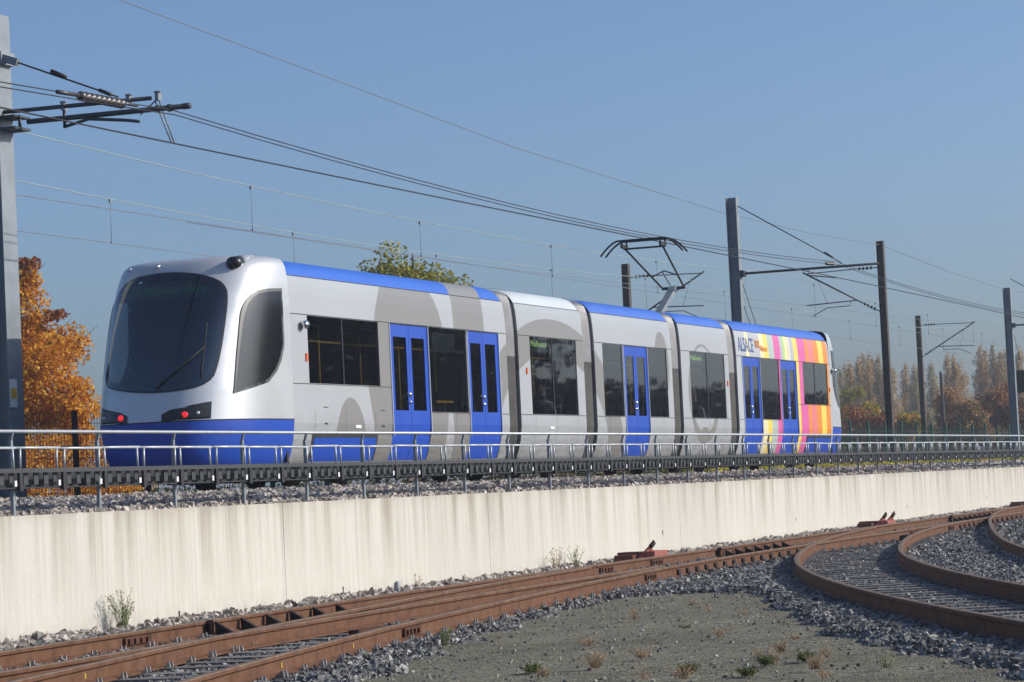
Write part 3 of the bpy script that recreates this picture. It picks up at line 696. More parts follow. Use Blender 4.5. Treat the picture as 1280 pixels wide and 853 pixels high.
for m in (0, 1):
    mb = MB(); zz = CZ
    for i in range(len(zz)-1):
        for j in range(len(US)-1):
            q = [cabpt(US[j], zz[i]), cabpt(US[j+1], zz[i]), cabpt(US[j+1], zz[i+1]), cabpt(US[j], zz[i+1])]
            c_ = [sum(a[k] for a in q)/4 for k in range(3)]
            if abs(c_[1]-CY) < 1.05 and c_[0] < 37.75 and in_poly(WS_OPEN, c_[1], c_[2]): continue     # opening behind the windscreen
            if abs(c_[1]-CY) > .95 and in_poly(SW_OPEN, c_[0], c_[2]): continue
            mb.add([mir(v, m) for v in q], [(0,1,2,3) if m else (3,2,1,0)], True)
    top = [cabpt(u, 5.18) for u in US]; mb.add([mir(v, m) for v in top], [tuple(range(len(top)))])
    # raised shoulders on both sides of the dome
    cab = mb.build('cab', M['silver'], tram, recalc=False); cab['label'] = 'silver end cab with wraparound windscreen'
    me = cab.data
    import bmesh
    bm = bmesh.new(); bm.from_mesh(me); bmesh.ops.remove_doubles(bm, verts=bm.verts[:], dist=.0004); bm.to_mesh(me); bm.free()
    mb = MB()
    for i in range(len(zz)-1):
        for j in range(1, len(US)-2):
            q = [cabpt(US[j], zz[i], -.05), cabpt(US[j+1], zz[i], -.05), cabpt(US[j+1], zz[i+1], -.05), cabpt(US[j], zz[i+1], -.05)]
            c_ = [sum(a[k] for a in q)/4 for k in range(3)]
            if c_[2] > 5.1 or (abs(c_[1]-CY) < 1.05 and c_[0] < 37.8 and in_poly(WS_OPEN2, c_[1], c_[2])) or (abs(c_[1]-CY) > .9 and in_poly(SW_OPEN2, c_[0], c_[2])): continue
            mb.add([mir(v, m) for v in q], [(0,1,2,3)], True)
    mb.build('cab_lining', M['lining'], cab, recalc=False)
    mb = MB(); mb.grid([[mir(cabpt(u, z), m) for u in US] for z in CZB], True, not m)
    mb.build('blue_skirt', M['blue'], cab, recalc=False)
    mb = MB(); mb.grid([[mir(cabpt(u, z, .004), m) for u in US] for z in (2.647, 2.663)], True, not m); mb.build('skirt_joint', M['rubber'], cab, recalc=False)
    ring(sm(sm(WSP, 1), 1), .085, lambda y, z: mir((cab_x(y, z)-.012, y, z), m), False).build('windscreen_frame', M['black'], cab)
    front_patch(sm(shrink(WSP, .02), 1), .016, 34, 30, m).build('windscreen', M['screen'], cab, recalc=False)
    for far in (0, 1):
        side_patch(SWP, .012, m, far).build('cab_side_window', M['cabglass'], cab, recalc=False)
        ring(SWP, .05, lambda X, z: mir((X-.006, (2*CY-cab_y(X, z)+.016) if far else cab_y(X, z)-.016, z), m), False).build('cab_window_frame', M['framegrey'], cab)
    # cockpit behind the glass
    mb = MB(); mb.grid([[mir((min(cab_x(y, 3.2)+.12, 38.3), y, 3.05), m) for y in np.linspace(CY-1.0, CY+1.0, 12)], [mir((38.2, y, 3.25), m) for y in np.linspace(CY-1.0, CY+1.0, 12)]])
    xb_ = [38.6, 38.66] if not m else [2*TC-38.66, 2*TC-38.6]
    mb.box(*xb_, CY-1.25, CY+1.25, 2.0, 4.85); mb.build('cockpit_bulkhead', M['lining'], cab)
    mb = MB(); mb.grid([[mir((cab_x(y, z)+.06, y, z), m) for y in np.linspace(CY-.72, CY+.72, 12)] for z in (4.50, 4.80)]); mb.build('destination_board', M['ledboard'], cab)
    for poly in (LRP, LLP):
        lamp = front_patch(poly, .012, 8, 8, m).build('lamp_cluster', M['black'], cab, recalc=False)
        s_ = -1 if poly is LRP else 1
        for dy, r, mt in ((.62 if s_ < 0 else .40, .045, 'tail'), (.78, .04, 'whiteplastic')):
            y = CY+s_*dy; z = 2.745+(.02 if dy > .7 else 0); x = cab_x(y, z)-.014
            b2 = MB(); b2.tube([mir((x-.012, y, z), m), mir((x+.03, y, z), m)], r*(1 if mt == 'tail' else .6), 12); b2.build('tail_lamp' if mt == 'tail' else 'head_lamp', M[mt], cab)
    # wiper
    mb = MB(); wp = [(19.85, 3.16), (19.45, 3.5), (19.22, 3.75)]
    mb.tube([mir((cab_x(y, z)-.05, y, z), m) for y, z in wp], .012, 6)
    mb.tube([mir((cab_x(19.23, z)-.045, 19.23+.03*(z-3.7), z), m) for z in np.linspace(3.28, 4.1, 8)], .013, 6); mb.build('wiper', M['rubber'], cab)
    # roof camera pod and small lamps
    mb = MB(); mb.tube([mir((37.62, 19.08, 5.02), m), mir((37.9, 19.08, 5.05), m)], .095, 12); mb.build('camera_pod', M['black'], cab)
    mb = MB(); mb.tube([mir((37.86, 19.08, 5.05), m), mir((38.2, 19.07, 5.06), m), mir((38.7, 19.07, 5.03), m)], [.10, .12, .10], 12); mb.build('pod_housing', M['silver'], cab)
    for yy in (20.30, 20.85):
        z = 5.02; x = cab_x(yy, z); mb = MB(); mb.tube([mir((x-.03, yy, z+.02), m), mir((x+.22, yy, z+.07), m)], [.03, .02], 10); mb.build('roof_lamp', M['chrome'], cab)
    xk = 70.93 if m else 39.12
    mb = MB(); mb.tube([(xk-.05, CY-1.39, 4.12), (xk+.02, CY-1.40, 4.12), (xk+.07, CY-1.30, 4.12)], [.055, .07, .055], 12); mb.build('mirror_camera', M['chrome'], cab)
# shoulder ridge of the cab roof joins the fairing: small step cover
for x, z in ((39.27, 3.62), (48.78, 3.62), (61.6, 3.62), (70.62, 3.62)):
    mb = MB(); mb.box(x-.03, x+.03, CY-1.345, CY-1.32, z-.06, z+.06); mb.build('side_indicator', M['orangelamp'], tram)
# bogie covers low on the end sections
for a, b in ((39.4, 41.9), (68.25, 70.65)):
    st = strip(a, b, 1.90, 2.44, -.006, -1, 6); st.build('bogie_cover_rim', M['rubber'], tram)
    st = strip(a+.07, b-.07, 1.90, 2.37, -.014, -1, 6); st.build('bogie_cover', M['blue'], tram)
for x, z in ((41.1, 2.55), (50.0, 2.56)):
    mb = MB(); mb.box(x-.11, x+.11, CY-1.332, CY-1.31, z-.025, z+.025); mb.build('data_plate', M['whiteplastic'], tram)
for x, z in ((39.9, 2.85), (42.1, 2.82)):
    mb = MB(); mb.box(x-.09, x+.09, CY-1.329, CY-1.31, z-.006, z+.006); mb.box(x-.06, x+.05, CY-1.329, CY-1.31, z-.27, z-.245); mb.build('hatch_marks', M['rubber'], tram)
mb = MB(); mb.box(38.9, 71.3, CY-1.0, CY+1.0, 1.74, 1.95); mb.build('underframe', M['chassis'], tram)
for xc in (40.6, 50.2, 60.0, 69.5):
    mb = MB(); mb.box(xc-1.15, xc+1.15, CY-.95, CY-.84, 1.78, 2.0); mb.box(xc-1.15, xc+1.15, CY+.84, CY+.95, 1.78, 2.0); mb.box(xc-.2, xc+.2, CY-.9, CY+.9, 1.8, 2.0)
    bo = mb.build('bogie', M['chassis'], tram)
    for dx in (-.9, .9):
        for yy in (CY-.75, CY+.75):
            mb = MB(); mb.tube([(xc+dx, yy-.065, RZ+.30), (xc+dx, yy+.065, RZ+.30)], .295, 20); mb.build('wheel', M['darkiron'], bo)
# roof equipment and pantograph
for a, b in ((44.2, 46.6), (53.5, 56.2), (65.2, 67.6)):
    mb = MB(); mb.box(a, b, CY-.6, CY+.6, 5.0, 5.13); mb.build('roof_equipment', M['roofgrey'], tram)
pan = MB(); pan.box(60.1, 61.4, CY-.45, CY+.45, 5.14, 5.24); pan = pan.build('pantograph', M['armgrey'], tram)
KN = (62.05, CY, 5.93)
mb = MB(); mb.bar((60.75, CY, 5.22), KN, .16, .12); mb.tube([(60.95, CY+.10, 5.2), (61.95, CY+.1, 5.80)], .02, 6); mb.build('lower_arm', M['galv'], pan)
mb = MB(); mb.tube([(KN[0], CY-.28, KN[2]), (KN[0], CY+.28, KN[2])], .035, 8)
for s_ in (-1, 1): mb.tube([(KN[0], CY+.26*s_, KN[2]), (60.05, CY+.56*s_*.8, 6.74)], .024, 8)
mb.tube([(61.45, CY-.31, 6.18), (61.40, CY, 6.30), (61.45, CY+.31, 6.18)], .016, 6)
mb.tube([(61.95, CY+.05, 6.0), (61.4, CY+.05, 6.29)], .012, 6)
mb.build('upper_arm', M['rubber'], pan)
mb = MB(); 
for dx in (-.17, .17):
    pts = []
    for k in range(-12, 13):
        y = k/12*.98; z = 6.925 if abs(y) < .55 else 6.925-.62*((abs(y)-.55)/.43)**1.6*.52
        pts.append((60.0+dx, CY+y, z))
    mb.tube(pts, .022, 6); mb.box(60.0+dx-.03, 60.0+dx+.03, CY-.52, CY+.52, 6.915, 6.94)
for s_ in (-1, 1): mb.bar((59.8, CY+.46*s_, 6.80), (60.2, CY+.46*s_, 6.80), .05, .09)
mb.tube([(60.05, CY-.5, 6.75), (60.05, CY+.5, 6.75)], .022, 6)
for s_ in (-1, 1):
    for dx in (-.17, .17): mb.bar((60.0+dx, CY+.46*s_, 6.78), (60.0+dx, CY+.46*s_, 6.92), .03)
mb.build('collector_head', M['rubber'], pan)

# ---- lettering
def text(s_, size, mat, name, parent, origin, right, up, spacing=1.0, ext=.002, fit=None):
    cu = bpy.data.curves.new(name, 'FONT'); cu.body = s_; cu.size = size; cu.extrude = ext; cu.space_character = spacing; cu.resolution_u = 3
    tmp = bpy.data.objects.new(name+'_tmp', cu); COL.objects.link(tmp); bpy.context.view_layer.update()
    me = bpy.data.meshes.new_from_object(tmp.evaluated_get(bpy.context.evaluated_depsgraph_get())); bpy.data.objects.remove(tmp)
    r = Vector(right).normalized(); u = Vector(up).normalized(); n = r.cross(u)
    co = [v.co.copy() for v in me.vertices]
    w = max(c_.x for c_ in co)-min(c_.x for c_ in co); k = (fit/w if fit else 1)
    for v, c_ in zip(me.vertices, co): v.co = Vector(origin)+r*c_.x*k+u*c_.y+n*c_.z
    me.materials.clear(); me.materials.append(mat); return link(name, me, parent)
M['alsblue'] = plain('letter_blue', (.04, .09, .30), .5, 0, .05, 5); M['alsorange'] = plain('letter_orange', (.75, .28, .06), .5, 0, .05, 5)
b5 = [o_ for o_ in tram.children if o_.name.startswith('car_body')][-1]
YS = CY-1.325
text('ALSACE', .48, M['alsblue'], 'lettering', b5, (62.62, YS+.004, 4.40), (1, 0, 0), (0, .07, 1), 1.0, .008, 1.25)
text('TER', .26, M['alsorange'], 'lettering', b5, (63.98, YS+.004, 4.52), (1, 0, 0), (0, .07, 1), 1.0, .008, .42)
text('Alsace', .20, M['alsorange'], 'lettering', b5, (64.42, YS+.004, 4.45), (1, 0, 0), (0, .07, 1), 1.0, .008, .62)
cab0 = [o_ for o_ in tram.children if o_.name.startswith('cab')][0]
def boards(body, x0, x1, z0, z1, s_, mat):
    mb = MB(); mb.box(x0, x1, YS+.05, YS+.07, z0, z1); b_ = mb.build('side_display', M['ledboard'], body)
    if s_: text(s_, (z1-z0)*.75, mat, 'display_text', body, (x0+.06, YS+.048, z0+.10), (1, 0, 0), (0, 0, 1), 1.0, .002, (x1-x0)*.86)
bodies = [o_ for o_ in tram.children if o_.name.startswith('car_body')]
boards(bodies[1], 49.12, 50.08, 4.0, 4.22, 'Mulhouse', M['ledbright'])
boards(bodies[3], 58.95, 59.9, 4.0, 4.22, 'Mulhouse', M['ledbright'])
mb = MB(); mb.box(44.42, 45.45, YS+.05, YS+.07, 3.86, 4.2); mb.build('window_poster', M['ledboard'], bodies[0])
mb = MB(); mb.box(44.55, 45.3, YS+.06, YS+.09, 2.98, 3.02); mb.build('yellow_grab_bar', M['yellow'], bodies[0])
def on_board(s_):
    cu = bpy.data.curves.new('display_text', 'FONT'); cu.body = s_; cu.size = .20; cu.extrude = .001; cu.resolution_u = 2
    tmp = bpy.data.objects.new('tmp', cu); COL.objects.link(tmp); bpy.context.view_layer.update()
    me = bpy.data.meshes.new_from_object(tmp.evaluated_get(bpy.context.evaluated_depsgraph_get())); bpy.data.objects.remove(tmp)
    w = max(v.co.x for v in me.vertices)
    for v in me.vertices:
        y = CY+.66-1.3*v.co.x/w; z = 4.60+v.co.y; v.co = (cab_x(y, z)+.045, y, z)
    me.materials.clear(); me.materials.append(M['led']); link('display_text', me, cab0)
on_board('TT Mulhouse Gare')

# tram rails
tt = thing('tram_track', 'tram track of two rails on pale ballast above the wall', 'railway track', (60, CY, 1.5))
for s_ in (-1, 1):
    mb = MB(); y = CY+.75*s_
    mb.box(-40, 160, y-.035, y+.035, 1.555, 1.60); mb.box(-40, 160, y-.01, y+.01, 1.46, 1.556); mb.box(-40, 160, y-.07, y+.07, 1.44, 1.462); mb.build('rail', M['rail'], tt)

# ================================================================== PEOPLE behind the glass
def person(x, y, z, coat, hair, label, face=1):
    """seated traveller seen from the chest up; feet on the tram floor, seat under the hips"""
    root = thing('person', label, 'person', (x, y, 2.0), 'travellers sitting in the tram')
    V = [(0,0,.58),(0,0,.80),(0,0,1.02),(.02,0,1.12),(.03,0,1.20),(.05,0,1.30),(.05,0,1.36),
         (0,-.19,1.02),(.05,-.25,.80),(.22,-.17,.72),(0,.19,1.02),(.05,.25,.80),(.22,.17,.72),
         (.40,-.10,.55),(.44,-.10,.08),(.40,.10,.55),(.44,.10,.08)]
    Ed = [(0,1),(1,2),(2,3),(3,4),(4,5),(5,6),(2,7),(7,8),(8,9),(2,10),(10,11),(11,12),(0,13),(13,14),(0,15),(15,16)]
    Rr = [.15,.145,.14,.065,.075,.098,.075,.075,.055,.04,.075,.055,.04,.085,.05,.085,.05]
    me = bpy.data.meshes.new('body'); me.from_pydata([(v[0]*face, v[1], v[2]) for v in V], Ed, []); me.materials.append(M[coat])
    o_ = link('body', me, root, (x, y, 2.0))
    sk = o_.modifiers.new('skin', 'SKIN')
    for i, r in enumerate(Rr): me.skin_vertices[0].data[i].radius = (r, r)
    me.skin_vertices[0].data[0].use_root = True
    s2 = o_.modifiers.new('sub', 'SUBSURF'); s2.levels = 1; s2.render_levels = 2
    def ball(nm, c_, rx, ry, rz, mat, cut=None):
        mb = MB(); rows = []
        for i in range(11):
            a = -math.pi/2+math.pi*i/10; rows.append([(x+face*(c_[0]+rx*math.cos(a)*math.cos(b)), y+c_[1]+ry*math.cos(a)*math.sin(b), 2.0+c_[2]+rz*math.sin(a)) for b in np.linspace(0, 2*math.pi, 17)])
        mb.grid(rows, True); return mb.build(nm, M[mat], root)
    ball('head', (.06, 0, 1.33), .098, .080, .128, 'skin'); ball('nose', (.163, 0, 1.325), .02, .014, .022, 'skin')
    ball('hair', (.035, 0, 1.365), .102, .088, .112, hair)
person(49.55, 19.22, 2.0, 'coat', 'hair', 'seated traveller with light brown hair in dark coat, second tram section')
person(51.0, 19.25, 2.0, 'coatwhite', 'hairdark', 'seated traveller in pale jacket, second tram section', -1)
person(44.95, 19.25, 2.0, 'coat', 'hairdark', 'seated traveller in dark coat between the blue doors of the first section')
person(60.7, 19.25, 2.0, 'coatwhite', 'hair', 'seated traveller in pale jacket, tram section with the thin grey loop', -1)

# ================================================================== YARD TRACKS
def smooth_path(pts, step=.4):
    p = np.array(sorted(pts), float); xs = np.arange(p[0, 0], p[-1, 0]+1e-6, step)
    # natural cubic spline
    n = len(p); h = np.diff(p[:, 0]); A = np.zeros((n, n)); b = np.zeros(n); A[0, 0] = A[-1, -1] = 1
    for i in range(1, n-1):
        A[i, i-1], A[i, i], A[i, i+1] = h[i-1], 2*(h[i-1]+h[i]), h[i]; b[i] = 6*((p[i+1, 1]-p[i, 1])/h[i]-(p[i, 1]-p[i-1, 1])/h[i-1])
    m_ = np.linalg.solve(A, b); ys = []
    for x in xs:
        i = min(max(np.searchsorted(p[:, 0], x)-1, 0), n-2); t0, t1 = p[i+1, 0]-x, x-p[i, 0]; hh = h[i]
        ys.append(m_[i]*t0**3/(6*hh)+m_[i+1]*t1**3/(6*hh)+(p[i, 1]/hh-m_[i]*hh/6)*t0+(p[i+1, 1]/hh-m_[i+1]*hh/6)*t1)
    return np.stack([xs, np.array(ys)], 1)
def offset(path, d):
    t = np.gradient(path, axis=0); t /= np.linalg.norm(t, axis=1)[:, None]; return path+np.stack([t[:, 1], -t[:, 0]], 1)*d   # d>0 towards -Y
R1 = smooth_path([(6, 12.55), (12, 12.95), (18, 13.3), (22, 13.5), (26, 13.7), (31, 13.86), (40, 13.95), (60, 14.02), (80, 14.1), (122, 14.25)])
SN = offset(R1, 1.5)
R4 = smooth_path([(5, 6.35), (10, 7.65), (14, 8.6), (17.8, 9.52), (20.5, 10.06), (23.7, 10.63), (26.7, 11.06), (30.4, 11.55), (35.4, 12.08), (40.8, 12.41), (45, 12.46)])
DF = offset(R4, -1.5)
C1 = smooth_path([(6, -4.6), (12, -1.0), (17, 1.75), (21.77, 4.25), (26.35, 6.42), (32.8, 9.0), (38.3, 10.75), (42.5, 11.8), (46.2, 12.58), (50.8, 13.36), (56, 13.88), (61, 14.02)])
C2 = offset(C1, 1.5)
C3 = smooth_path([(30, 4.75), (34.5, 6.2), (39.45, 7.75), (43.5, 8.85), (46.2, 9.5), (55, 11.45), (62, 12.85), (68, 13.75), (74, 14.07)])
C4 = offset(C3, 1.5)
def clip(path, x0, x1): return path[(path[:, 0] >= x0) & (path[:, 0] <= x1)]
RAILP = [(-.07, .0), (-.07, .014), (-.013, .034), (-.013, .118), (-.036, .134), (-.036, .16), (-.028, .168), (.028, .168), (.036, .16), (.036, .134), (.013, .118), (.013, .034), (.07, .014), (.07, .0)]
RAILS_XY = []
def rail(path, parent, base=.022, name='rail', prof=RAILP, mats=None):
    mb = MB(); t = np.gradient(path, axis=0); t /= np.linalg.norm(t, axis=1)[:, None]; nrm = np.stack([-t[:, 1], t[:, 0]], 1)
    n = len(prof); rows = []
    for (x, y), nn in zip(path, nrm): rows.append([(x+nn[0]*u, y+nn[1]*u, float(yz(x))+base+w) for u, w in prof])
    vs = [p_ for r in rows for p_ in r]; fs = []; mi = []
    for i in range(len(rows)-1):
        for k in range(n):
            fs.append((i*n+k, (i+1)*n+k, (i+1)*n+(k+1) % n, i*n+(k+1) % n)); mi.append(1 if k in (5, 6, 7) else 0)
    fs += [tuple(range(n)), tuple((len(rows)-1)*n+k for k in range(n-1, -1, -1))]; mi += [0, 0]
    mb.v, mb.f, mb.m, mb.sm = vs, fs, mi, [False]*len(fs)
    RAILS_XY.append(path)
    return mb.build(name, mats or [M['rail'], M['railtop']], parent)
SLEEPERS = []
sl_proto = None
def sleepers(path_a, x0, x1, step, length, mid, parent, yscale=None):
    """timbers across a track; path_a is the +Y rail, mid the distance to the track axis on the -Y side"""
    global sl_proto
    d = np.concatenate([[0], np.cumsum(np.linalg.norm(np.diff(path_a, axis=0), axis=1))]); pos = np.arange(0, d[-1], step)
    xs = np.interp(pos, d, path_a[:, 0]); ys = np.interp(pos, d, path_a[:, 1])
    for x, y, s0 in zip(xs, ys, pos):
        if not (x0 <= x <= x1): continue
        i = min(np.searchsorted(path_a[:, 0], x), len(path_a)-2); tx, ty = path_a[i+1]-path_a[i]; a = math.atan2(ty, tx)
        L = length(x) if callable(length) else length; md = mid(x) if callable(mid) else mid
        cx, cy = x+math.sin(a)*md, y-math.cos(a)*md; a += random.uniform(-.02, .02)
        if sl_proto is None:
            mb = MB(); mb.box(-.5, .5, -.5, .5, -.13, .0)
            sl_proto = mb.build('sleeper', M['sleeper'], parent, (0, 0, 0)); s_ = sl_proto
        else: s_ = share(sl_proto, 'sleeper', parent, (0, 0, 0))
        s_.matrix_parent_inverse = Matrix.Translation(-Vector(WORLD_LOC[parent.name]))
        s_.location = (cx, cy, float(yz(cx))+.021+random.uniform(-.008, .0)); s_.rotation_euler = (0, 0, a); s_.scale = (.24, L, 1)
        SLEEPERS.append((cx, cy, a, L))
def clips(path, x0, x1, step, parent, sides=(-1, 1)):
    mb = MB(); d = np.concatenate([[0], np.cumsum(np.linalg.norm(np.diff(path, axis=0), axis=1))])
    for s0 in np.arange(0, d[-1], step):
        x = np.interp(s0, d, path[:, 0]); y = np.interp(s0, d, path[:, 1])
        if not (x0 <= x <= x1): continue
        i = min(np.searchsorted(path[:, 0], x), len(path)-2); tx, ty = path[i+1]-path[i]; a = math.atan2(ty, tx); T = Vector((math.cos(a), math.sin(a), 0)); N = Vector((-T.y, T.x, 0)); z = float(yz(x))+.05
        for sd_ in sides:
            for q in (-.045, .045):
                c_ = Vector((x, y, z))+N*.095*sd_+T*q; mb.obox(c_-UP*.012, T, N, UP, .008, .02, .012); mb.obox(c_+UP*.012+N*.006*sd_, T, N, UP, .006, .009, .014)
    o_ = mb.build('rail_clips', M['clip'], parent); tag(o_, kind='stuff'); return o_
def fishplate(path, x, parent, side=-1, L=.55):
    i = np.searchsorted(path[:, 0], x); px, py = path[i]; tx, ty = path[i+1]-path[i]; a = math.atan2(ty, tx); T = Vector((math.cos(a), math.sin(a), 0)); N = Vector((-T.y, T.x, 0))
    c_ = Vector((px, py, float(yz(px))+.10))+N*.03*side; mb = MB(); mb.obox(c_, T, N, UP, L/2, .014, .036)
    for k in range(4): mb.obox(c_+T*(-L*.36+L*.24*k)+N*.022*side, T, N, UP, .022, .014, .022)
    mb.build('fishplate', M['plate'], parent)
    mb = MB(); mb.obox(Vector((px, py, float(yz(px))+.11))+N*.0375*side+T*(L*.5+.02), T, N, UP, .012, .002, .05); mb.build('rail_gap', M['darkiron'], parent)
def gussets(path, x0, x1, n, parent, side=-1, h=.15, depth=.26):
    """check rail held by sloped stays on the running side"""
    ck = clip(path, x0, x1); ck = offset(ck, -side*.085 if False else .085); rail(ck, parent, .03, 'check_rail', mats=[M['rail'], M['railtop']])
    for x in np.linspace(x0+.15, x1-.15, n):
        y = float(np.interp(x, ck[:, 0], ck[:, 1])); z = float(yz(x))+.025
        mb = MB(); mb.prism([(y-.045, z), (y-.045-depth, z), (y-.045, z+h)], 'x', x-.028, x+.028); mb.build('rail_stay', M['darkiron'], parent)
def chairs(path, x0, x1, n, parent):
    for x in np.linspace(x0, x1, n):
        y = float(np.interp(x, path[:, 0], path[:, 1])); z = float(yz(x))+.02
        mb = MB(); mb.prism([(y-.02, z), (y-.17, z), (y-.17, z+.018), (y-.055, z+.03), (y-.04, z+.11), (y-.02, z+.11)], 'x', x-.055, x+.055); mb.build('slide_chair', M['darkiron'], parent)

wt = thing('railway_track', 'rusty straight track hugging the foot of the concrete wall', 'railway track', (60, 13.3, float(yz(60))))
rail(R1, wt); rail(clip(SN, 6, 37.6), wt); rail(clip(SN, 44.6, 122), wt)
sleepers(R1, 38, 110, .62, 2.5, .75, wt)
clips(R1, 12, 80, .62, wt, (1, -1)); clips(SN, 12, 23.5, .62, wt, (-1, 1)); clips(clip(SN, 44, 90), 44, 90, .62, wt, (-1,))
for x in (24.3, 38.9, 41.6): fishplate(R1, x, wt)
fishplate(SN, 52.5, wt); fishplate(R1, 53.2, wt)
gussets(R1, 25.9, 29.4, 6, wt); gussets(R1, 44.8, 48.6, 7, wt, h=.13); gussets(R1, 62.6, 67.4, 9, wt, h=.13)
ft = thing('railway_track', 'rusty turnout track fanning away from the wall track, timbers bare between its rails', 'railway track', (24, 10.6, float(yz(24))))
rail(R4, ft); rail(clip(DF, 5, 38.2), ft)
sleepers(DF, 6, 38, .62, lambda x: 2.12+max(0, min(1.4, (x-17)*.10)), lambda x: .54-max(0, min(.70, (x-17)*.05)), ft)
clips(R4, 8, 46, .62, ft, (-1, 1)); clips(DF, 8, 38, .62, ft, (-1,))
for x in (23.6, 27.4): fishplate(DF, x, ft)
for x in (24.6, 35.6): fishplate(R4, x, ft)
chairs(R4, 37.4, 44.4, 14, ft)
mb = MB(); zf = float(yz(24.5)); mb.box(24.9, 25.6, 11.42, 11.53, zf+.03, zf+.11); mb.build('crossing_block', M['plate'], ft)
mb = MB(); mb.box(26.0, 26.6, 11.26, 11.31, zf+.04, zf+.12); mb.build('crossing_wing', M['darkred'], ft)
ct = thing('railway_track', 'curved rusty siding sweeping round the gravel patch with grey sleepers', 'railway track', (34, 8.6, float(yz(34))))
rail(clip(C1, 6, 55.6), ct); rail(clip(C2, 6, 58.5), ct)
sleepers(C1, 8, 46, .60, 2.55, .75, ct); clips(C1, 12, 56, .60, ct, (-1,)); clips(C2, 12, 58, .60, ct, (-1,))
for x in (47.2, 49.0): fishplate(C1, x, ct)
fishplate(C2, 55.0, ct)
chairs(C2, 56.5, 63.5, 14, ct)
mb = MB(); mb.box(50.5, 51.6, 12.05, 12.2, float(yz(51))+.03, float(yz(51))+.12); mb.build('drive_rod_cover', M['darkiron'], ct)
gt = thing('railway_track', 'far curved rusty siding branching off near the last point lever', 'railway track', (52, 10.4, float(yz(52))))
rail(clip(C3, 30, 71), gt); rail(clip(C4, 30, 72), gt); sleepers(C3, 30, 66, .62, 2.55, .75, gt); clips(C3, 32, 70, .62, gt)
mb = MB(); mb.obox((50.2, 9.6, float(yz(50))+.10), Vector((.96, .26, 0)), Vector((-.26, .96, 0)), UP, 1.1, .10, .05); mb.build('point_machine_cover', M['darkred'], gt)

# yellow paint marks on rails
M['ypaint'] = plain('yellow_chalk', (.38, .24, .04), .8, 0, .2, 20)
for path, x in ((R4, 20.3), (R4, 22.6), (DF, 19.6)):
    y = float(np.interp(x, path[:, 0], path[:, 1])); z = float(yz(x))
    mb = MB(); mb.obox((x, y-.0165, z+.10), Vector((.97, .2, 0)), Vector((-.2, .97, 0)), UP, .022, .002, .022); mb.build('paint_mark', M['ypaint'], ft)

# ------------------------------------------------------------------ point levers
def lever(x, y, label, arms):
    z = float(yz(x)); root = thing('point_lever', label, 'point lever', (x, y, z), 'red point levers by the wall')
    mb = MB(); mb.box(x-.5, x+.42, y-.02, y+.30, z+.0, z+.16); mb.box(x-.28, x+.1, y-.06, y+.32, z+.155, z+.20); mb.build('housing', M['darkred'], root)
    mb = MB(); mb.box(x-.25, x+.45, y-.32, y-.02, z+.0, z+.20); mb.build('counterweight', M['red'], root)
    for k in range(arms):
        xx = x-.1+k*.75
        mb = MB(); mb.bar((xx-.25, y-.05, z+.05), (xx+.05, y-.22, z+.30), .06, .045); mb.bar((xx+.05, y-.1, z+.05), (xx+.05, y-.18, z+.24), .14, .09); lv = mb.build('lever_arm', M['red'], root)
        mb = MB(); mb.tube([(xx-.03, y-.22, z+.28), (xx+.12, y-.22, z+.33)], .04, 10); mb.tube([(xx+.06, y-.22, z+.31), (xx+.08, y-.24, z+.38)], .018, 6); mb.build('lever_knob', M['darkiron'], lv)
lever(44.15, 15.05, 'red point lever with one short arm, next to the thin weeds by the wall', 1)
lever(60.2, 15.05, 'red point lever with two raised arms against the wall', 2)
lever(77.2, 15.1, 'red point lever behind the far curved siding', 1)
lever.__doc__ = None
mb = MB(); zz_ = float(yz(35)); mb.tube([(35.1, 15.5, zz_-.05), (35.1, 15.5, zz_+.16), (35.1, 15.5, zz_+.19)], [.045, .045, .02], 8)
o = mb.build('marker_stub', M['galv'], None, (35.1, 15.5, zz_-.02)); tag(o, 'short grey marker stub among stones at the wall foot', 'marker')

# ------------------------------------------------------------------ loose stones (real pieces, too many to count)
CUBE = np.array([(-1,-1,-1),(1,-1,-1),(1,1,-1),(-1,1,-1),(-1,-1,1),(1,-1,1),(1,1,1),(-1,1,1)], float)
CF = np.array([(0,3,2,1),(4,5,6,7),(0,1,5,4),(1,2,6,5),(2,3,7,6),(3,0,4,7)])
def stones(name, pts, size, mat, label, parent=None):
    n = len(pts); v = CUBE[None]*(1+RNG.uniform(-.42, .42, (n, 8, 3)))*RNG.uniform(.55, 1.15, (n, 1, 3))
    a = RNG.normal(size=(n, 4)); a /= np.linalg.norm(a, axis=1)[:, None]; w, x, y, z = a.T
    Rm = np.stack([1-2*(y*y+z*z), 2*(x*y-z*w), 2*(x*z+y*w), 2*(x*y+z*w), 1-2*(x*x+z*z), 2*(y*z-x*w), 2*(x*z-y*w), 2*(y*z+x*w), 1-2*(x*x+y*y)], -1).reshape(n, 3, 3)
    v = np.einsum('nij,nkj->nki', Rm, v)*(size[:, None, None]*.5)
    v += pts[:, None, :]; q = (CF[None]+np.arange(n)[:, None, None]*8).reshape(-1, 4)
    o_ = bigmesh(name, v.reshape(-1, 3), q, mat); tag(o_, label, 'stones', kind='stuff'); return o_
cand = []
for (xa, xb, dens) in ((14, 30, 1150), (30, 42, 850), (42, 56, 430), (56, 82, 140)):
    n = int((xb-xa)*19*dens); x = RNG.uniform(xa, xb, n); y = RNG.uniform(-3.5, 15.72, n); cand.append(np.stack([x, y], 1))
xy = np.concatenate(cand); x, y = xy.T
px, py, pz = proj(np.stack([x, y, yz(x)], 1)); k = (px > -110) & (px < 1430) & (py < 915) & (pz > 5)
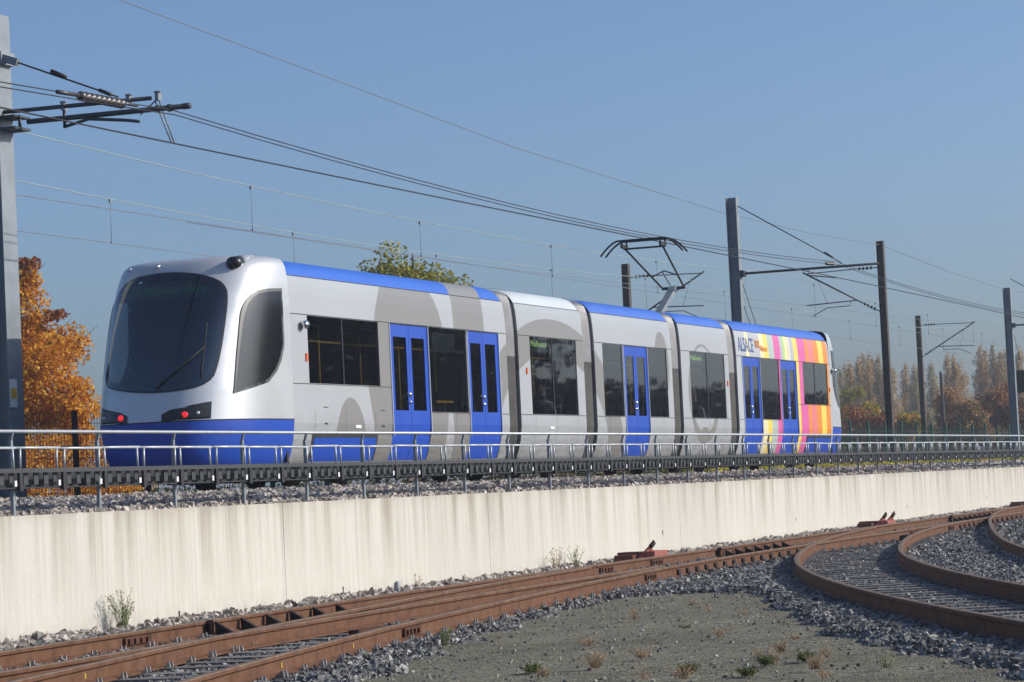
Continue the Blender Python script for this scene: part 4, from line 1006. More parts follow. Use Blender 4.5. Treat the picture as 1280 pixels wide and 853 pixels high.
sd_ = patch_sd(x, y); k &= (sd_ > .05) | ((sd_ > -.45) & (RNG.random(len(x)) < .16*(1+sd_/.45)**2) | ((sd_ <= -.2) & (RNG.random(len(x)) < .0015)))
for P_ in RAILS_XY:                               # keep the rails clear
    k &= np.abs(y-np.interp(x, P_[:, 0], P_[:, 1], left=-99, right=-99)) > .065
xy = xy[k]; x, y = xy.T
on = np.zeros(len(x), bool)
for cx, cy, a, L in SLEEPERS:
    dx, dy = x-cx, y-cy; u = dx*math.cos(a)+dy*math.sin(a); w = -dx*math.sin(a)+dy*math.cos(a); on |= (np.abs(u) < .13) & (np.abs(w) < L/2)
near_c = (np.interp(x, C1[:, 0], C1[:, 1])-y > .1) & (np.interp(x, C1[:, 0], C1[:, 1])-y < 1.5)
near_c |= (x < 27) & (y-np.interp(x, R4[:, 0], R4[:, 1]) > .08) & (y-np.interp(x, R4[:, 0], R4[:, 1]) < 1.45)
k = ~(on & (RNG.random(len(x)) < np.where(near_c, .965, .8))); k &= ~(near_c & ~on & (RNG.random(len(x)) < .3)); xy = xy[k]; x, y = xy.T
nc_ = (np.interp(x, C1[:, 0], C1[:, 1])-y > .08) & (np.interp(x, C1[:, 0], C1[:, 1])-y < 1.6)
nc_ |= (x < 27) & (y-np.interp(x, R4[:, 0], R4[:, 1]) > .05) & (y-np.interp(x, R4[:, 0], R4[:, 1]) < 1.47)
size = np.clip(RNG.gamma(6, .029/6, len(x)), .013, .075)*np.where(x > 56, 1.6, np.where(x > 42, 1.2, 1.0))*np.where(nc_, .8, 1)
z = bed_h(x, y)+np.where(nc_, RNG.uniform(-.02, .008, len(x)), RNG.uniform(-.004, .026, len(x)))
stones('ballast_stones', np.stack([x, y, z], 1), size, M['stone'], 'loose dark grey crushed ballast stones between the yard tracks')
n = 6000; x = RNG.uniform(14, 34, n); y = RNG.uniform(0, 11.5, n); k = patch_sd(x, y) < .05; x = x[k]; y = y[k]
stones('loose_grit', np.stack([x, y, yz(x)-.042+.012*wav(x, y)], 1), np.clip(RNG.gamma(3, .005, len(x)), .007, .028), M['grit'], 'scattered grit and pebbles lying on the gravel patch')
# a paler spill along the wall foot
n = 3800; x = RNG.uniform(16, 84, n); y = RNG.uniform(15.25, 15.78, n); z = yz(x)+RNG.uniform(.0, .03, n)+np.clip((y-15.3)*.10, 0, .05)
stones('ballast_stones', np.stack([x, y, z], 1), RNG.uniform(.03, .085, n), M['stone2'], 'paler loose stones spilled along the foot of the wall')
cand = []
for (xa, xb, dens) in ((20, 40, 430), (40, 60, 300), (60, 100, 150)):
    n = int((xb-xa)*2.7*dens); x = RNG.uniform(xa, xb, n); y = 15.99+2.7*RNG.random(n)**1.3; cand.append(np.stack([x, y], 1))
xy = np.concatenate(cand); x, y = xy.T
z = np.interp(y, PLY, PLZ)+RNG.uniform(-.01, .06, len(x)); size = np.clip(RNG.normal(.062, .016, len(x)), .03, .11)*np.where(x > 60, 1.3, 1)
stones('ballast_stones', np.stack([x, y, z], 1), size, M['stone2'], 'pale beige ballast stones heaped beside the tram rails above the wall')

# ================================================================== OVERHEAD LINE
def hbeam(mb, x, y, z0, z1, w=.30, d=.36, t_=.018, lean=0.0):
    for s_ in (-1, 1): mb.box(x-w/2, x+w/2, y+s_*d/2-t_*(s_ > 0), y+s_*d/2+t_*(s_ < 0), z0, z1)
    mb.box(x-t_/2-.004, x+t_/2+.004, y-d/2+t_, y+d/2-t_, z0, z1)
def insulator(mb, a, b, r=.055, n=5):
    a = Vector(a); b = Vector(b); pts = []; rs = []
    for i in range(n):
        for q, rr in ((.1, .018), (.25, r), (.55, r*.7), (.75, .018)): pts.append(a+(b-a)*((i+q)/n)); rs.append(rr)
    mb.tube([a]+pts+[b], [.016]+rs+[.016], 8)
def tram_mast(x, ztop, label, extra=False):
    y = 23.16 if extra else 23.05; root = thing('overhead_mast', label, 'mast', (x, y, 1.45))
    mb = MB(); hbeam(mb, x, y, 1.35, ztop, .42 if extra else .28, .36 if extra else .31); mb.build('post', M['galv'], root)
    mb = MB(); mb.box(x-.3, x+.3, y-.3, y+.3, 1.3, 1.52); mb.build('footing', M['concrete'], root)
    ya = y-.18
    if extra:
        mb = MB(); mb.box(x-.20, x+.20, y-.26, y+.26, 8.42, 8.62); mb.bar((x-.1, ya, 8.54), (x-.1, ya-.32, 8.42), .10, .12); mb.build('tie_bracket', M['galv'], root)
        mb = MB(); mb.tube([(x-.1, ya-.25, 8.45), (x, 20.97, 7.73)], .014, 6); mb.tube([(x-.06, 22.1, 8.24), (x-.04, 21.85, 8.12)], .032, 6); mb.tube([(x, 21.3, 7.87), (x, 21.1, 7.78)], .03, 6); mb.build('tie_rod', M['wiredark'], root)
        mb = MB(); mb.tube([(x-.05, ya+.05, 7.68), (x, 20.40, 7.66)], .034, 8); mb.build('upper_tube', M['armgrey'], root)
        mb = MB(); mb.tube([(x+.02, 22.60, 7.50), (x, 19.78, 7.48)], .042, 8); mb.tube([(x, 19.86, 7.48), (x, 19.74, 7.48)], .048, 8); mb.tube([(x, 20.12, 7.48), (x, 20.06, 7.48)], .06, 8); mb.tube([(x, 20.32, 7.483), (x, 20.27, 7.483)], .06, 8); mb.build('lower_tube', M['armgrey'], root)
        for yy in (21.93, 20.78, 20.28):
            mb = MB(); mb.box(x-.055, x+.055, yy-.03, yy+.03, 7.61, 7.725); mb.tube([(x-.02, yy-.05, 7.74), (x-.02, yy+.05, 7.74)], .02, 6); mb.build('tube_clamp', M['galv'], root)
        mb = MB(); mb.tube([(x, 21.93, 7.66), (x, 21.93, 7.34)], .028, 8); mb.tube([(x, 21.93, 7.36), (x, 21.5, 7.44), (x, 20.85, 7.36), (x, 20.62, 7.32)], .026, 8); mb.build('steady_arm', M['armgrey'], root)
        mb = MB(); mb.tube([(x, 20.60, 7.42), (x, 20.32, 7.62)], .012, 6); mb.tube([(x, 20.34, 7.62), (x+.1, 20.14, 6.96)], .013, 6); mb.tube([(x+.1, 20.32, 7.62), (x+.2, 20.14, 6.96)], .013, 6); mb.build('stirrup', M['galv'], root)
        mb = MB(); mb.box(x-.24, x+.24, ya-.30, ya+.02, 7.38, 7.42); mb.box(x-.24, x+.24, ya-.30, ya+.02, 7.57, 7.60); mb.tube([(x, ya-.25, 7.36), (x, ya-.25, 7.62)], .03, 6); mb.build('hinge_plate', M['armgrey'], root)
        mb = MB(); mb.box(x-.18, x-.02, y-.203, y-.197, 3.2, 3.36); mb.build('warning_triangle', M['yellow'], root)
        mb = MB(); mb.box(x-.2, x+.0, y-.197, y-.185, 3.06, 3.5); mb.build('number_plate', M['whiteplastic'], root)
    else:
        zt = 7.31
        mb = MB(); mb.tube([(x, ya, zt), (x, 18.85, zt)], .036, 8); mb.box(x-.14, x+.14, ya-.10, ya+.02, zt-.09, zt+.09); mb.build('cantilever_tube', M['armgrey'], root)
        mb = MB(); mb.tube([(x, ya+.02, 9.27), (x, 19.9, 7.40)], .015, 6); mb.tube([(x, 20.4, 7.74), (x, 20.15, 7.57)], .03, 6); mb.build('tie_rod', M['wiredark'], root)
        mb = MB(); mb.tube([(x, 20.9, zt), (x, 20.9, 7.12), (x, 20.1, 7.0)], .018, 6); mb.build('steady_arm', M['armgrey'], root)
        mb = MB(); insulator(mb, (x-1.3, 20.02, 7.32), (x-.5, 20.02, 7.36), .05, 6); mb.build('insulator', M['insbrown'], root)
        mb = MB(); mb.tube([(x+.1, y-.1, 7.25), (x+5.5, y-.2, 1.5)], .012, 5); mb.tube([(x+.1, y+.1, 7.25), (x+6.1, y, 1.5)], .012, 5); mb.build('guy_wires', M['wiredark'], root)
tram_mast(37.75, 9.22, 'galvanised steel mast beside the orange tree, tubular arms and warning plates', True)
tram_mast(77.3, 9.52, 'galvanised steel mast rising behind the striped end of the tram')
tram_mast(116.8, 8.9, 'galvanised steel mast near the grey signal box')

def rail_mast(x, y, ztop, inward, label, arm=True, w=.26):
    """brown main-line mast; inward = -1 or +1 direction of its cantilever along Y"""
    root = thing('main_line_mast', label, 'mast', (x, y, 1.5))
    mb = MB(); hbeam(mb, x, y, 1.3, ztop, w, .26); mb.build('post', M['mastbrown'], root)
    if not arm: return
    s_ = inward; yr = y+s_*3.0; zt = 9.2
    mb = MB(); mb.tube([(x, y+s_*.13, zt+.05), (x, y+s_*.35, zt+.05)], .02, 6); mb.tube([(x, y+s_*.95, zt+.05), (x, yr, zt)], .018, 6); mb.build('top_tie', M['wiredark'], root)
    mb = MB(); insulator(mb, (x, y+s_*.35, zt+.05), (x, y+s_*.95, zt+.05), .075, 4); mb.build('insulator', M['insul'], root)
    za = 7.55; a = Vector((x, y+s_*.13, za)); b = Vector((x, yr+s_*.1, zt+.06))
    mb = MB(); mb.tube([a, a+(b-a)*.06], .02, 6); mb.tube([a+(b-a)*.22, b], .032, 6); mb.build('strut', M['armgrey'], root)
    mb = MB(); insulator(mb, a+(b-a)*.06, a+(b-a)*.22, .075, 4); mb.build('insulator', M['insul'], root)
    mb = MB(); mb.tube([(x, y+s_*1.0, 8.05), (x, y+s_*3.0, 7.98)], .022, 6); mb.tube([(x, y+s_*1.25, 8.03), (x, y+s_*1.3, 7.86), (x, y+s_*2.2, 7.84), (x, y+s_*2.8, 7.55)], .016, 6); mb.build('steady_arm', M['armgrey'], root)
    mb = MB(); mb.tube([(x, yr-s_*.4, zt-.02), (x, y+s_*2.2, 8.02)], .008, 5); mb.build('stay_wire', M['wiregrey'], root)
rail_mast(104.6, 25.4, 10.25, +1, 'tall brown main-line mast standing just past the end of the tram')
rail_mast(148.5, 34.2, 9.78, -1, 'slender brown mast with arm in front of the distant poplars')
rail_mast(100.2, 34.2, 9.77, -1, 'brown mast with green insulators, its top showing above the tram roof')
root = thing('thin_post', 'thin grey post standing before the brown hedge', 'post', (152, 33.9, 1.5))  # a plain slender post, carries no lamp
mb = MB(); mb.tube([(152, 33.9, 1.4), (152, 33.9, 6.7)], [.12, .09], 8); mb.build('shaft', M['bark'], root); mb = MB(); mb.tube([(152, 33.9, 6.68), (152, 33.9, 6.85)], [.12, .05], 8); mb.build('cap', M['galv'], root)

def wire(name, pts, r, mat, label, group=None, n=5):
    mb = MB(); mb.tube(pts, r, n); l = pts[len(pts)//2]; o_ = mb.build(name, M[mat], None, l); return tag(o_, label, 'wire', group)
MX = [-1.8, 37.75, 77.3, 116.8, 156.3]
def span(x0, x1, z0, zm, n=14): return [(x0+(x1-x0)*i/n, zm+(z0-zm)*(2*i/n-1)**2) for i in range(n+1)]
wire('contact_wire', [(x, CY+.22*math.sin((x-37.75)/39.5*math.pi+1.57)*.5, 6.955) for x in np.arange(0, 157, 3.)], .013, 'wiredark', 'dark contact wire stretched over the tram roof touching the pantograph')
for dy in (-.035, .035):
    pts = []
    for a, b in zip(MX[:-1], MX[1:]): pts += [(x, CY+dy, z+(.085 if dy > 0 else 0)) for x, z in span(a, b, 7.36, 7.0)][:-1]
    wire('messenger_wire', pts, .009, 'wiredark', 'dark messenger wire sagging over the tram in a close pair', 'paired messenger wires over the tram')
mb = MB(); pts = []; rs = []
for i in range(27): q = 34.9+1.25*i/26; pts.append((q, CY, 7.33+.02*(q-34.85))); rs.append(.03 if i % 3 == 0 else .075)
mb.tube(pts, rs, 10); mb.tube([(34.3, CY, 7.32), (34.9, CY, 7.34)], .032, 8); mb.tube([(36.15, CY, 7.37), (36.6, CY, 7.38)], .026, 8)
o = mb.build('section_insulator', M['insbrown'], None, (35.3, CY, 7.34)); tag(o, 'dark ribbed insulator clamped into the messenger wires by the near mast', 'insulator')
# main-line catenaries
def catenary(y, label_m, label_c, pale, phase):
    pts = []; xs = [-20.0, 40.0+phase, 100.2+phase, 148.5+phase, 196.5+phase]
    for a, b in zip(xs[:-1], xs[1:]): pts += [(x, y, z) for x, z in span(a, b, 8.95, 8.40, 20)][:-1]
    m_ = wire('main_line_wire', pts, .0105, 'wirepale', label_m)
    wire('main_line_wire', [(x, y, 7.5) for x in np.arange(4, 190, 6.)], .009, 'wiregrey', label_c)
    P_ = np.array(pts)
    for x in np.arange(56.3+phase, 180, 9.6):
        z = float(np.interp(x, P_[:, 0], P_[:, 2])); l = (x, y, 7.5)
        mb = MB(); mb.tube([(x, y, 7.5), (x, y, z)], .0065, 5); mb.box(x-.03, x+.03, y-.02, y+.02, z-.08, z); mb.box(x-.02, x+.02, y-.02, y+.02, 7.49, 7.54); mb.build('dropper', M['wiregrey'], m_)
catenary(28.0, 'pale messenger wire of the nearer main-line catenary', 'thin contact wire of the nearer main-line catenary', True, 0)
catenary(31.6, 'pale messenger wire of the farther main-line catenary', 'thin contact wire of the farther main-line catenary', False, 0)
wire('feeder_wire', [(20, 25.4, 11.9), (32, 25.4, 11.35), (45.8, 25.4, 10.93), (55.5, 25.4, 10.55), (66, 25.4, 10.12), (83.8, 25.4, 9.8), (94, 25.4, 9.85), (104.6, 25.4, 10.1), (116, 25.4, 9.75), (128, 25.4, 9.55), (150, 25.4, 9.9)], .010, 'wiregrey', 'thin grey feeder wire running high across the sky to the brown mast')
wire('cross_wire', [(60, 31.6, 8.25), (75, 30.6, 8.05), (95, 28.6, 7.9), (120, 27, 7.9)], .008, 'wiregrey', 'thin grey slack wire crossing between the main-line catenaries')

# ------------------------------------------------------------------ signal box on its post
root = thing('railway_signal', 'dark grey signal box with white pointed face beside galvanised mast', 'signal', (119.5, 22.95, 1.5))
mb = MB(); mb.tube([(119.5, 22.95, 1.4), (119.5, 22.95, 4.6)], .055, 8); mb.build('post', M['galv'], root)
mb = MB(); mb.box(119.3, 119.7, 22.55, 23.45, 4.55, 5.5); mb.build('box', M['tray'], root)
mb = MB(); mb.prism([(22.10, 4.75), (22.58, 5.02), (22.10, 5.30)], 'x', 119.22, 119.27); mb.tube([(119.25, 22.1, 4.3), (119.25, 22.1, 5.35)], .02, 6); mb.build('white_face', M['whiteplastic'], root)

# ================================================================== FENCE
fn = thing('mesh_fence', 'green wire mesh fence with posts behind the tram track', 'fence', (90, 24.5, 1.45))
FP = 2.52; pproto = mproto = None
for k in range(44):
    x = 34.55+FP*k; brown = x < 48
    if pproto is None or k == 6:
        mb = MB(); mb.box(x-.04, x+.04, 24.46, 24.54, 1.4, 3.28 if not brown else 3.14); o_ = mb.build('fence_post', M['fencebrown' if brown else 'fencegreen'], fn, (x, 24.5, 1.45)); pproto = o_
    else: share(pproto, 'fence_post', fn, (x, 24.5, 1.45))
    if mproto is None or k == 6:
        mb = MB()
        for z in np.arange(1.52, 3.1, .2): mb.box(x, x+FP, 24.452, 24.458, z-.004, z+.004)
        for q in np.arange(x+.1, x+FP, .1): mb.box(q-.003, q+.003, 24.459, 24.464, 1.5, 3.12)
        mproto = mb.build('mesh_panel', M['fencebrown' if brown else 'fencegreen'], fn, (x, 24.5, 1.45), recalc=False)
    else: share(mproto, 'mesh_panel', fn, (x, 24.5, 1.45))

# ================================================================== TREES AND PLANTS
def leaf_quads(c, size, aspect=.6, up=.0):
    n = len(c); a = RNG.normal(size=(n, 3)); a /= np.linalg.norm(a, axis=1)[:, None]
    b = RNG.normal(size=(n, 3)); b[:, 2] *= .7; b -= a*np.sum(a*b, 1)[:, None]; b /= np.linalg.norm(b, axis=1)[:, None]
    s = (size*RNG.uniform(.6, 1.3, n))[:, None]; a = a*s*.5; b = b*s*.5*aspect
    v = np.stack([c-a, c+b, c+a, c-b], 1); return v.reshape(-1, 3), np.arange(n*4).reshape(-1, 4)
def crown_pts(blobs, n):
    """leaves gathered in clumps: blobs = (x,y,z,rx,ry,rz,weight)"""
    w = np.array([b[6]*b[3]*b[4]*b[5] for b in blobs])**.75; w /= w.sum(); out = []
    for b, m_ in zip(blobs, RNG.multinomial(n, w)):
        d = RNG.normal(size=(m_, 3)); d /= np.linalg.norm(d, axis=1)[:, None]+1e-9; r = RNG.random(m_)**.42
        out.append(np.array(b[:3])+d*r[:, None]*np.array(b[3:6]))
    return np.concatenate(out)
def tree(name, x, y, zb, blobs, nleaf, leaf, size, label, cat='tree', trunk_r=.12, group=None, limbs=6, twigs=0, extra=None, crown_name='crown'):
    root = thing(name, label, cat, (x, y, zb), group)
    zt = max(b[2] for b in blobs); mb = MB()
    mb.tube([(x, y, zb-.2), (x+.05, y, zb+(zt-zb)*.35), (x-.04, y+.05, zb+(zt-zb)*.7), (x, y, zt)], [trunk_r, trunk_r*.8, trunk_r*.5, trunk_r*.15], 7)
    for b in sorted(blobs, key=lambda q: -q[6]*q[3])[:limbs]:
        h = zb+(zt-zb)*random.uniform(.2, .6); mb.tube([(x, y, h), ((x+b[0])/2, (y+b[1])/2, (h+b[2])/2+.1), (b[0], b[1], b[2]+b[5]*.5)], [trunk_r*.4, trunk_r*.25, trunk_r*.08], 5)
    for k in range(twigs):
        b = random.choice(blobs); a = random.uniform(0, 6.28); mb.tube([(b[0], b[1], b[2]), (b[0]+math.cos(a)*b[3]*1.2, b[1]+math.sin(a)*b[4]*1.2, b[2]+b[5]*random.uniform(.9, 1.9))], [.012, .004], 4)
    mb.build('trunk', M['bark'], root)
    parts = [(nleaf, leaf, blobs)] + (extra or [])
    for i, (n_, mt, bl) in enumerate(parts):
        v, q = leaf_quads(crown_pts(bl, n_), size); bigmesh(crown_name, v, q, M[mt], root)
    return root
def clumps(x, y, z, rx, ry, rz, n, s0, s1, shell_=.55):
    out = []
    for _ in range(n):
        d = Vector((random.gauss(0, 1), random.gauss(0, 1), random.gauss(0, 1))).normalized(); r = shell_+(1-shell_)*random.random(); s_ = random.uniform(s0, s1)
        out.append((x+d.x*rx*r*.85, y+d.y*ry*r*.85, z+d.z*rz*r*.85, s_, s_, s_*.85, 1))
    return out
# orange tree by the near mast
bl = clumps(61.3, 36.7, 4.6, 1.5, 1.55, 2.1, 52, .38, .75)+clumps(61.3, 35.7, 3.9, .8, .8, 1.1, 14, .3, .5)+clumps(61.0, 36.75, 6.75, .7, .6, 1.0, 16, .28, .45)
rb = [(60.9, 36.7, 7.55, .35, .35, .3, 1), (60.8, 36.45, 7.65, .3, .3, .2, 1), (60.7, 37.0, 7.2, .3, .35, .3, 1), (61.2, 36.05, 6.35, .28, .42, .16, 1), (61.2, 36.5, 6.1, .3, .3, .25, .6)]
tree('maple_tree', 61.2, 37.0, 1.45, bl, 26000, 'leaf_orange', .115, 'bright orange autumn tree behind the fence near the steel mast', 'tree', .10, None, 10, 46, [(900, 'leaf_rust', rb), (1800, 'leaf_rust', bl)])
# rust hedge seen through the fence
for i, (hx, hy, ln) in enumerate(((57.6, 35.4, 2.6), (60.2, 35.3, 2.6), (63.2, 35.5, 2.6))):
    bl = [(hx+random.uniform(-ln/2, ln/2), hy+random.uniform(-.35, .35), random.uniform(1.5, 3.1), .55, .5, .45, 1) for _ in range(26)]
    tree('shrub', hx, hy, 1.45, bl, 5200, 'leaf_orange', .085, ['orange and rust shrub showing behind the foot of the steel mast', 'red-brown shrub under the orange tree behind the fence', 'orange shrub under the orange tree, next to the tram cab'][i], 'shrub', .05, None, 6, 6, [(2600, 'leaf_rust', bl)])
# green tree over the roof of the tram
bl = clumps(87.0, 37.25, 6.9, 2.4, 2.2, 2.3, 60, .75, 1.1)+clumps(86.4, 37.55, 8.0, 1.3, 1.4, 1.7, 24, .5, .85)+[(86.2, 37.75, 9.55, .6, .6, .5, 1), (87.4, 36.5, 8.7, .5, .55, .5, 1), (88.0, 35.9, 8.3, .5, .45, .55, 1), (87.0, 35.2, 7.7, .6, .6, .6, 1), (87.2, 34.6, 7.1, .5, .5, .5, 1)]
tree('lime_tree', 86.8, 37.2, 1.45, bl, 38000, 'leaf_yellowgreen', .16, 'yellow-green tree whose top shows above the blue tram roof', 'tree', .2, None, 14, 10)
# row of poplars far behind
POP = [(1043, 462, 60), (1056, 450, 60), (1078, 438, 60), (1091, 441, 60), (1142, 452, 62), (1191, 440, 60), (1231, 432, 54), (1249, 433, 54), (1050, 455, 60), (1062, 447, 60), (1072, 441, 60), (1084, 436, 60), (1097, 438, 60), (1110, 448, 60), (1131, 449, 62), (1149, 444, 62), (1163, 447, 62), (1183, 437, 58), (1199, 447, 60), (1224, 426, 54), (1240, 424, 54), (1258, 429, 56), (1273, 430, 56), (1296, 426, 56)]
for i, (px_, py_, dy_) in enumerate(POP):
    d = 225+((i*37) % 40); ray = (px_-640)/3500*CR-(py_-426.5)/3500*CU+FW; P_ = Vector((0, 0, EYE))+ray*d
    h = P_.z-1.45; r = .80+.28*((i*13) % 5)/4; bl = []
    for k in range(26):
        f = k/25; rr = r*(.80+.30*math.sin(math.pi*min(1, f*.75+.1)))*(math.sqrt(max(.10, 1-((f-.66)/.36)**2)) if f > .66 else .75+.25*f/.66)
        for _ in range(2):
            a = random.uniform(0, 6.28); q = rr*.5*random.random(); bl.append((P_.x+math.cos(a)*q+.12*math.sin(i*2.1+f*5), P_.y+math.sin(a)*q, 1.9+f*(h-1.1), rr*.62, rr*.62, .55, 1))
    tree('poplar_tree', P_.x, P_.y, 1.45, bl, 6500, 'leaf_poplar' if i % 4 else 'leaf_poplargrey', .16, 'tall narrow poplar with thin brown autumn leaves in the far row' if i % 4 else 'greyer narrow poplar with thinning leaves in the far row', 'tree', .14, 'poplars in the far row', 3, 0)
def bush(px_, py_, d, rx, rz_, leaf, label, n=3800, size=.2, extra=None, name='bush'):
    ray = (px_-640)/3500*CR-(py_-426.5)/3500*CU+FW; P_ = Vector((0, 0, EYE))+ray*d; top = P_.z; h = top-1.45
    bl = clumps(P_.x, P_.y, 1.45+h*.52, rx*.9, rx*.8, h*.50, 22, rx*.22, rx*.42, .3); tree(name, P_.x, P_.y, 1.45, bl, n, leaf, size, label, 'bush', .08, None, 5, 12, extra and [(e[0], e[1], bl) for e in extra])
bush(1062, 478, 170, 1.9, 3, 'leaf_yellowgreen', 'pale yellow-green bush just past the end of the tram', 5000)
bush(1092, 483, 172, 1.8, 3, 'leaf_yellowgreen', 'yellow bush in front of the poplars by the brown mast', 5200, .2, [(1800, 'leaf_orange')])
bush(1070, 505, 160, 1.9, 3, 'leaf_rust', 'low dark red bush at the foot of the yellow-green bush', 4200)
bush(1098, 507, 160, 1.4, 3, 'leaf_rust', 'small red-brown bush beside the brown mast', 3600)
bush(1134, 502, 165, 1.4, 3, 'leaf_yellowgreen', 'small golden bush between the two brown masts', 3200, .2, [(1400, 'leaf_orange')])
bush(1158, 492, 175, 1.3, 3, 'leaf_poplargrey', 'grey-green bush behind the slender brown mast', 3000)
bush(1183, 478, 170, 1.9, 3, 'leaf_brown', 'brown bush below a pair of poplars', 5200)
bush(1210, 486, 168, 1.7, 3, 'leaf_brown', 'dark brown rounded bush with a few green leaves', 4600, .2, [(1200, 'leaf_green')])
bush(1236, 474, 172, 1.9, 3, 'leaf_brown', 'large rusty brown bush under the tallest poplars', 5000, .2, [(1600, 'leaf_rust')])
bush(1268, 478, 172, 2.0, 3, 'leaf_brown', 'brown bush behind the grey signal box', 5000, .2, [(1200, 'leaf_rust')])
bush(1300, 480, 172, 2.0, 3, 'leaf_brown', 'brown bush at the end of the hedge past the signal box', 3500)
# dark undergrowth behind the fence and the flowering verge
def ground_cover(name, x0, x1, y0, y1, zf, n, hmax, leaf, size, label):
    x = RNG.uniform(x0, x1, n); y = RNG.uniform(y0, y1, n); hh = hmax*(.45+.55*np.abs(np.sin(x*1.3)*np.sin(x*.37+1)+.3*np.sin(x*3.1))); z = zf+RNG.random(n)**1.3*np.clip(hh, .05, None)
    v, q = leaf_quads(np.stack([x, y, z], 1), size); o_ = bigmesh(name, v, q, M[leaf]); return tag(o_, label, 'plants', kind='stuff')
ground_cover('verge_plants', 62, 135, 22.2, 23.6, 1.44, 26000, .52, 'flower_yellow', .07, 'low yellow-flowering plants along the verge behind the railing')
ground_cover('verge_plants', 34, 62, 22.6, 24.2, 1.44, 9000, .30, 'leaf_orange', .06, 'fallen orange leaves and low growth along the verge behind the tram')
ground_cover('undergrowth', 70, 230, 35.5, 44, 1.44, 26000, 1.9, 'leaf_green', .15, 'dull green undergrowth behind the mesh fence')
ground_cover('undergrowth', 62, 160, 26.0, 27.2, 1.5, 16000, .9, 'leaf_brown', .09, 'brown dry growth at the back of the mesh fence')
# wood out of shot on the sunny side, mirrored in the tram windows
def wood(name, x0, x1, y, h, n, label):
    x = RNG.uniform(x0, x1, n); top = np.where(x < 204, 1.55, .92)*h*(.9+.08*np.sin(x*.21)+.05*np.sin(x*.83+1)); z = RNG.random(n)**.8*top; yy = y+RNG.normal(0, 3.0, n)
    v, q = leaf_quads(np.stack([x, yy, z], 1), .85); o_ = bigmesh(name, v, q, M['leaf_wood']); tag(o_, label, 'wood', kind='stuff')
wood('wood', 90, 360, -42, 11.0, 75000, 'brown autumn wood on the far side of the yard')

# ------------------------------------------------------------------ weeds
def weed(x, y, h, n, spread, leaf, label, name='weed', leaves=500, lsize=.022, tip=None, group=None):
    z = float(yz(x))-.02; root = thing(name, label, 'weed', (x, y, z), group); mb = MB(); pts = []; tips = []
    for k in range(n):
        a = random.uniform(0, 6.28); s_ = random.random()**.6*spread; hh = h*random.uniform(.55, 1); p0 = Vector((x+random.gauss(0, .03), y+random.gauss(0, .02), z)); p2 = p0+Vector((math.cos(a)*s_, math.sin(a)*s_*.5, hh)); p1 = (p0+p2)/2+Vector((-(p2-p0).x*.15, 0, hh*.08))
        mb.tube([p0, p1, p2], [.0035, .0028, .0015], 4)
        for _ in range(leaves//n):
            t_ = random.random()**.8; pts.append(tuple(p0.lerp(p1, t_*2) if t_ < .5 else p1.lerp(p2, t_*2-1))); pts[-1] = tuple(np.array(pts[-1])+RNG.normal(0, .012, 3))
        for _ in range(4): tips.append(tuple(np.array(p2)+RNG.normal(0, .015, 3)))
    mb.build('stems', M[leaf], root)
    v, q = leaf_quads(np.array(pts), lsize, .35); bigmesh('leaves', v, q, M[leaf], root)
    if tip: v, q = leaf_quads(np.array(tips), .02, .8); tag(bigmesh('flower_heads', v, q, M[tip], root), kind='stuff')
weed(27.75, 15.62, .50, 26, .26, 'leaf_weed', 'bushy green weed sprouting from the foot of the wall', leaves=1500, tip='leaf_pink')
weed(41.6, 15.6, .42, 14, .30, 'leaf_dry', 'tall thin brown weed at the wall beyond the check rail', leaves=420, tip='leaf_weed')
weed(42.5, 15.62, .40, 12, .28, 'leaf_weed', 'sparse grey-green weed beside the tall brown weed', leaves=420, tip='leaf_dry')
weed(36.0, 15.6, .28, 7, .10, 'leaf_dry', 'small dry stalks at the wall past the grey stub', leaves=120)
weed(26.05, 15.6, .24, 3, .04, 'leaf_dry', 'single dry stalk at the wall near the green weed', leaves=30)
weed(24.15, 10.2, .22, 8, .10, 'leaf_weed', 'small yellow-green weed by the rail joint', leaves=220, lsize=.03, tip=None)
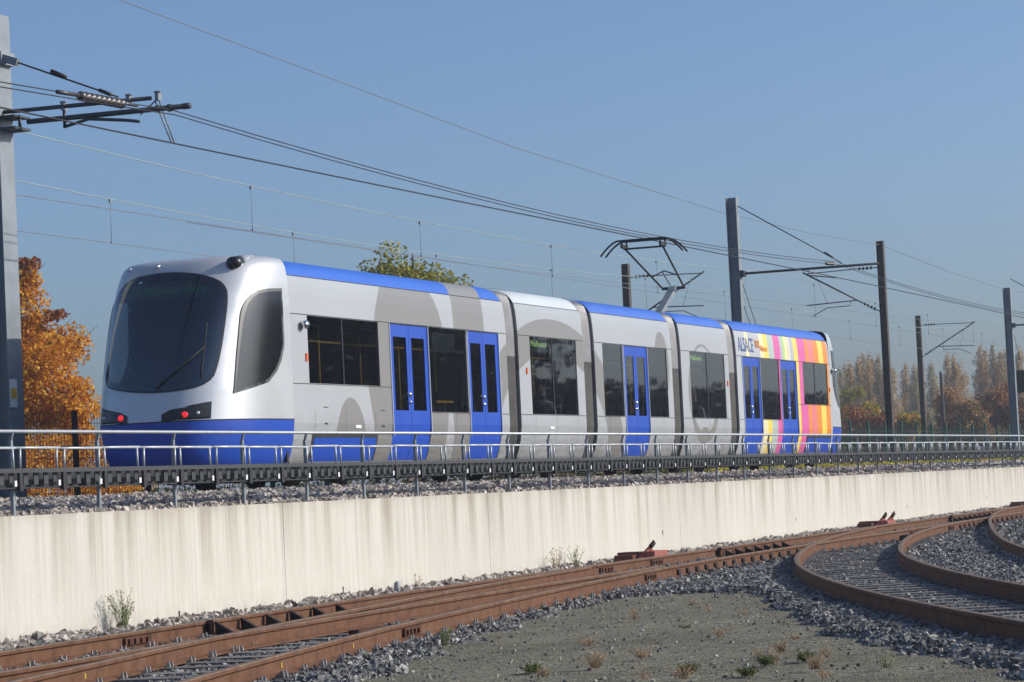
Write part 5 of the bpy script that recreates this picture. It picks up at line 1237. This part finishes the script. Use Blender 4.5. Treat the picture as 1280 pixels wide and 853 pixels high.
for i, (gx_, gy_, n_, h_, lf) in enumerate([(20.9, 7.55, 26, .14, 'leaf_dry'), (21.9, 7.5, 18, .09, 'leaf_dry'), (23.6, 8.6, 14, .09, 'leaf_dry'), (22.2, 6.4, 22, .10, 'leaf_dry'), (20.3, 5.6, 24, .12, 'leaf_dry'), (24.4, 7.6, 12, .09, 'leaf_dry'), (19.6, 6.4, 18, .10, 'leaf_dry'), (27.8, 9.6, 8, .11, 'leaf_dry')]):
    weed(gx_, gy_, h_, n_, .16, lf, 'small dry straw-coloured grass tuft on the gravel patch', 'grass_tuft', 90, .025, None, 'dry grass tufts on the gravel')
for i in range(20):
    gx_, gy_ = random.uniform(19.2, 31), 0
    gy_ = random.uniform(max(.30*gx_-2.2, 4.0), .22*gx_+3.6)
    if patch_sd(np.array([gx_]), np.array([gy_]))[0] > -.3: continue
    weed(gx_, gy_, random.uniform(.05, .10), random.randint(7, 14), random.uniform(.08, .22), random.choice(['leaf_dry', 'leaf_dry', 'leaf_weed']), 'tiny sparse sprig of dry growth on the gravel patch', 'grass_sprig', 40, .018, None, 'tiny sprigs on the gravel')
for i, (gx_, gy_) in enumerate([(20.9, 6.15), (20.35, 6.6), (21.3, 5.95), (19.9, 6.0), (20.7, 8.0)]):
    weed(gx_, gy_, .045, 30, .16, 'leaf_green', 'low fresh green weed patch on the gravel', 'weed_patch', 300, .03, None, 'green weed patches on the gravel')

# ------------------------------------------------------------------ autumn haze
mb = MB(); mb.box(-4200, 4200, -4200, 4200, -4, 14.5)
o = mb.build('haze', None if False else M['soil'], None); o.data.materials.clear()
hm = bpy.data.materials.new('haze_air'); hm.use_nodes = True; hn = hm.node_tree.nodes; hn.remove(hn['Principled BSDF'])
pv = hn.new('ShaderNodeVolumePrincipled'); pv.inputs['Color'].default_value = (.80, .87, 1, 1); pv.inputs['Density'].default_value = .0006; pv.inputs['Anisotropy'].default_value = .2
hm.node_tree.links.new(pv.outputs[0], hn['Material Output'].inputs['Volume']); o.data.materials.append(hm); tag(o, kind='stuff')
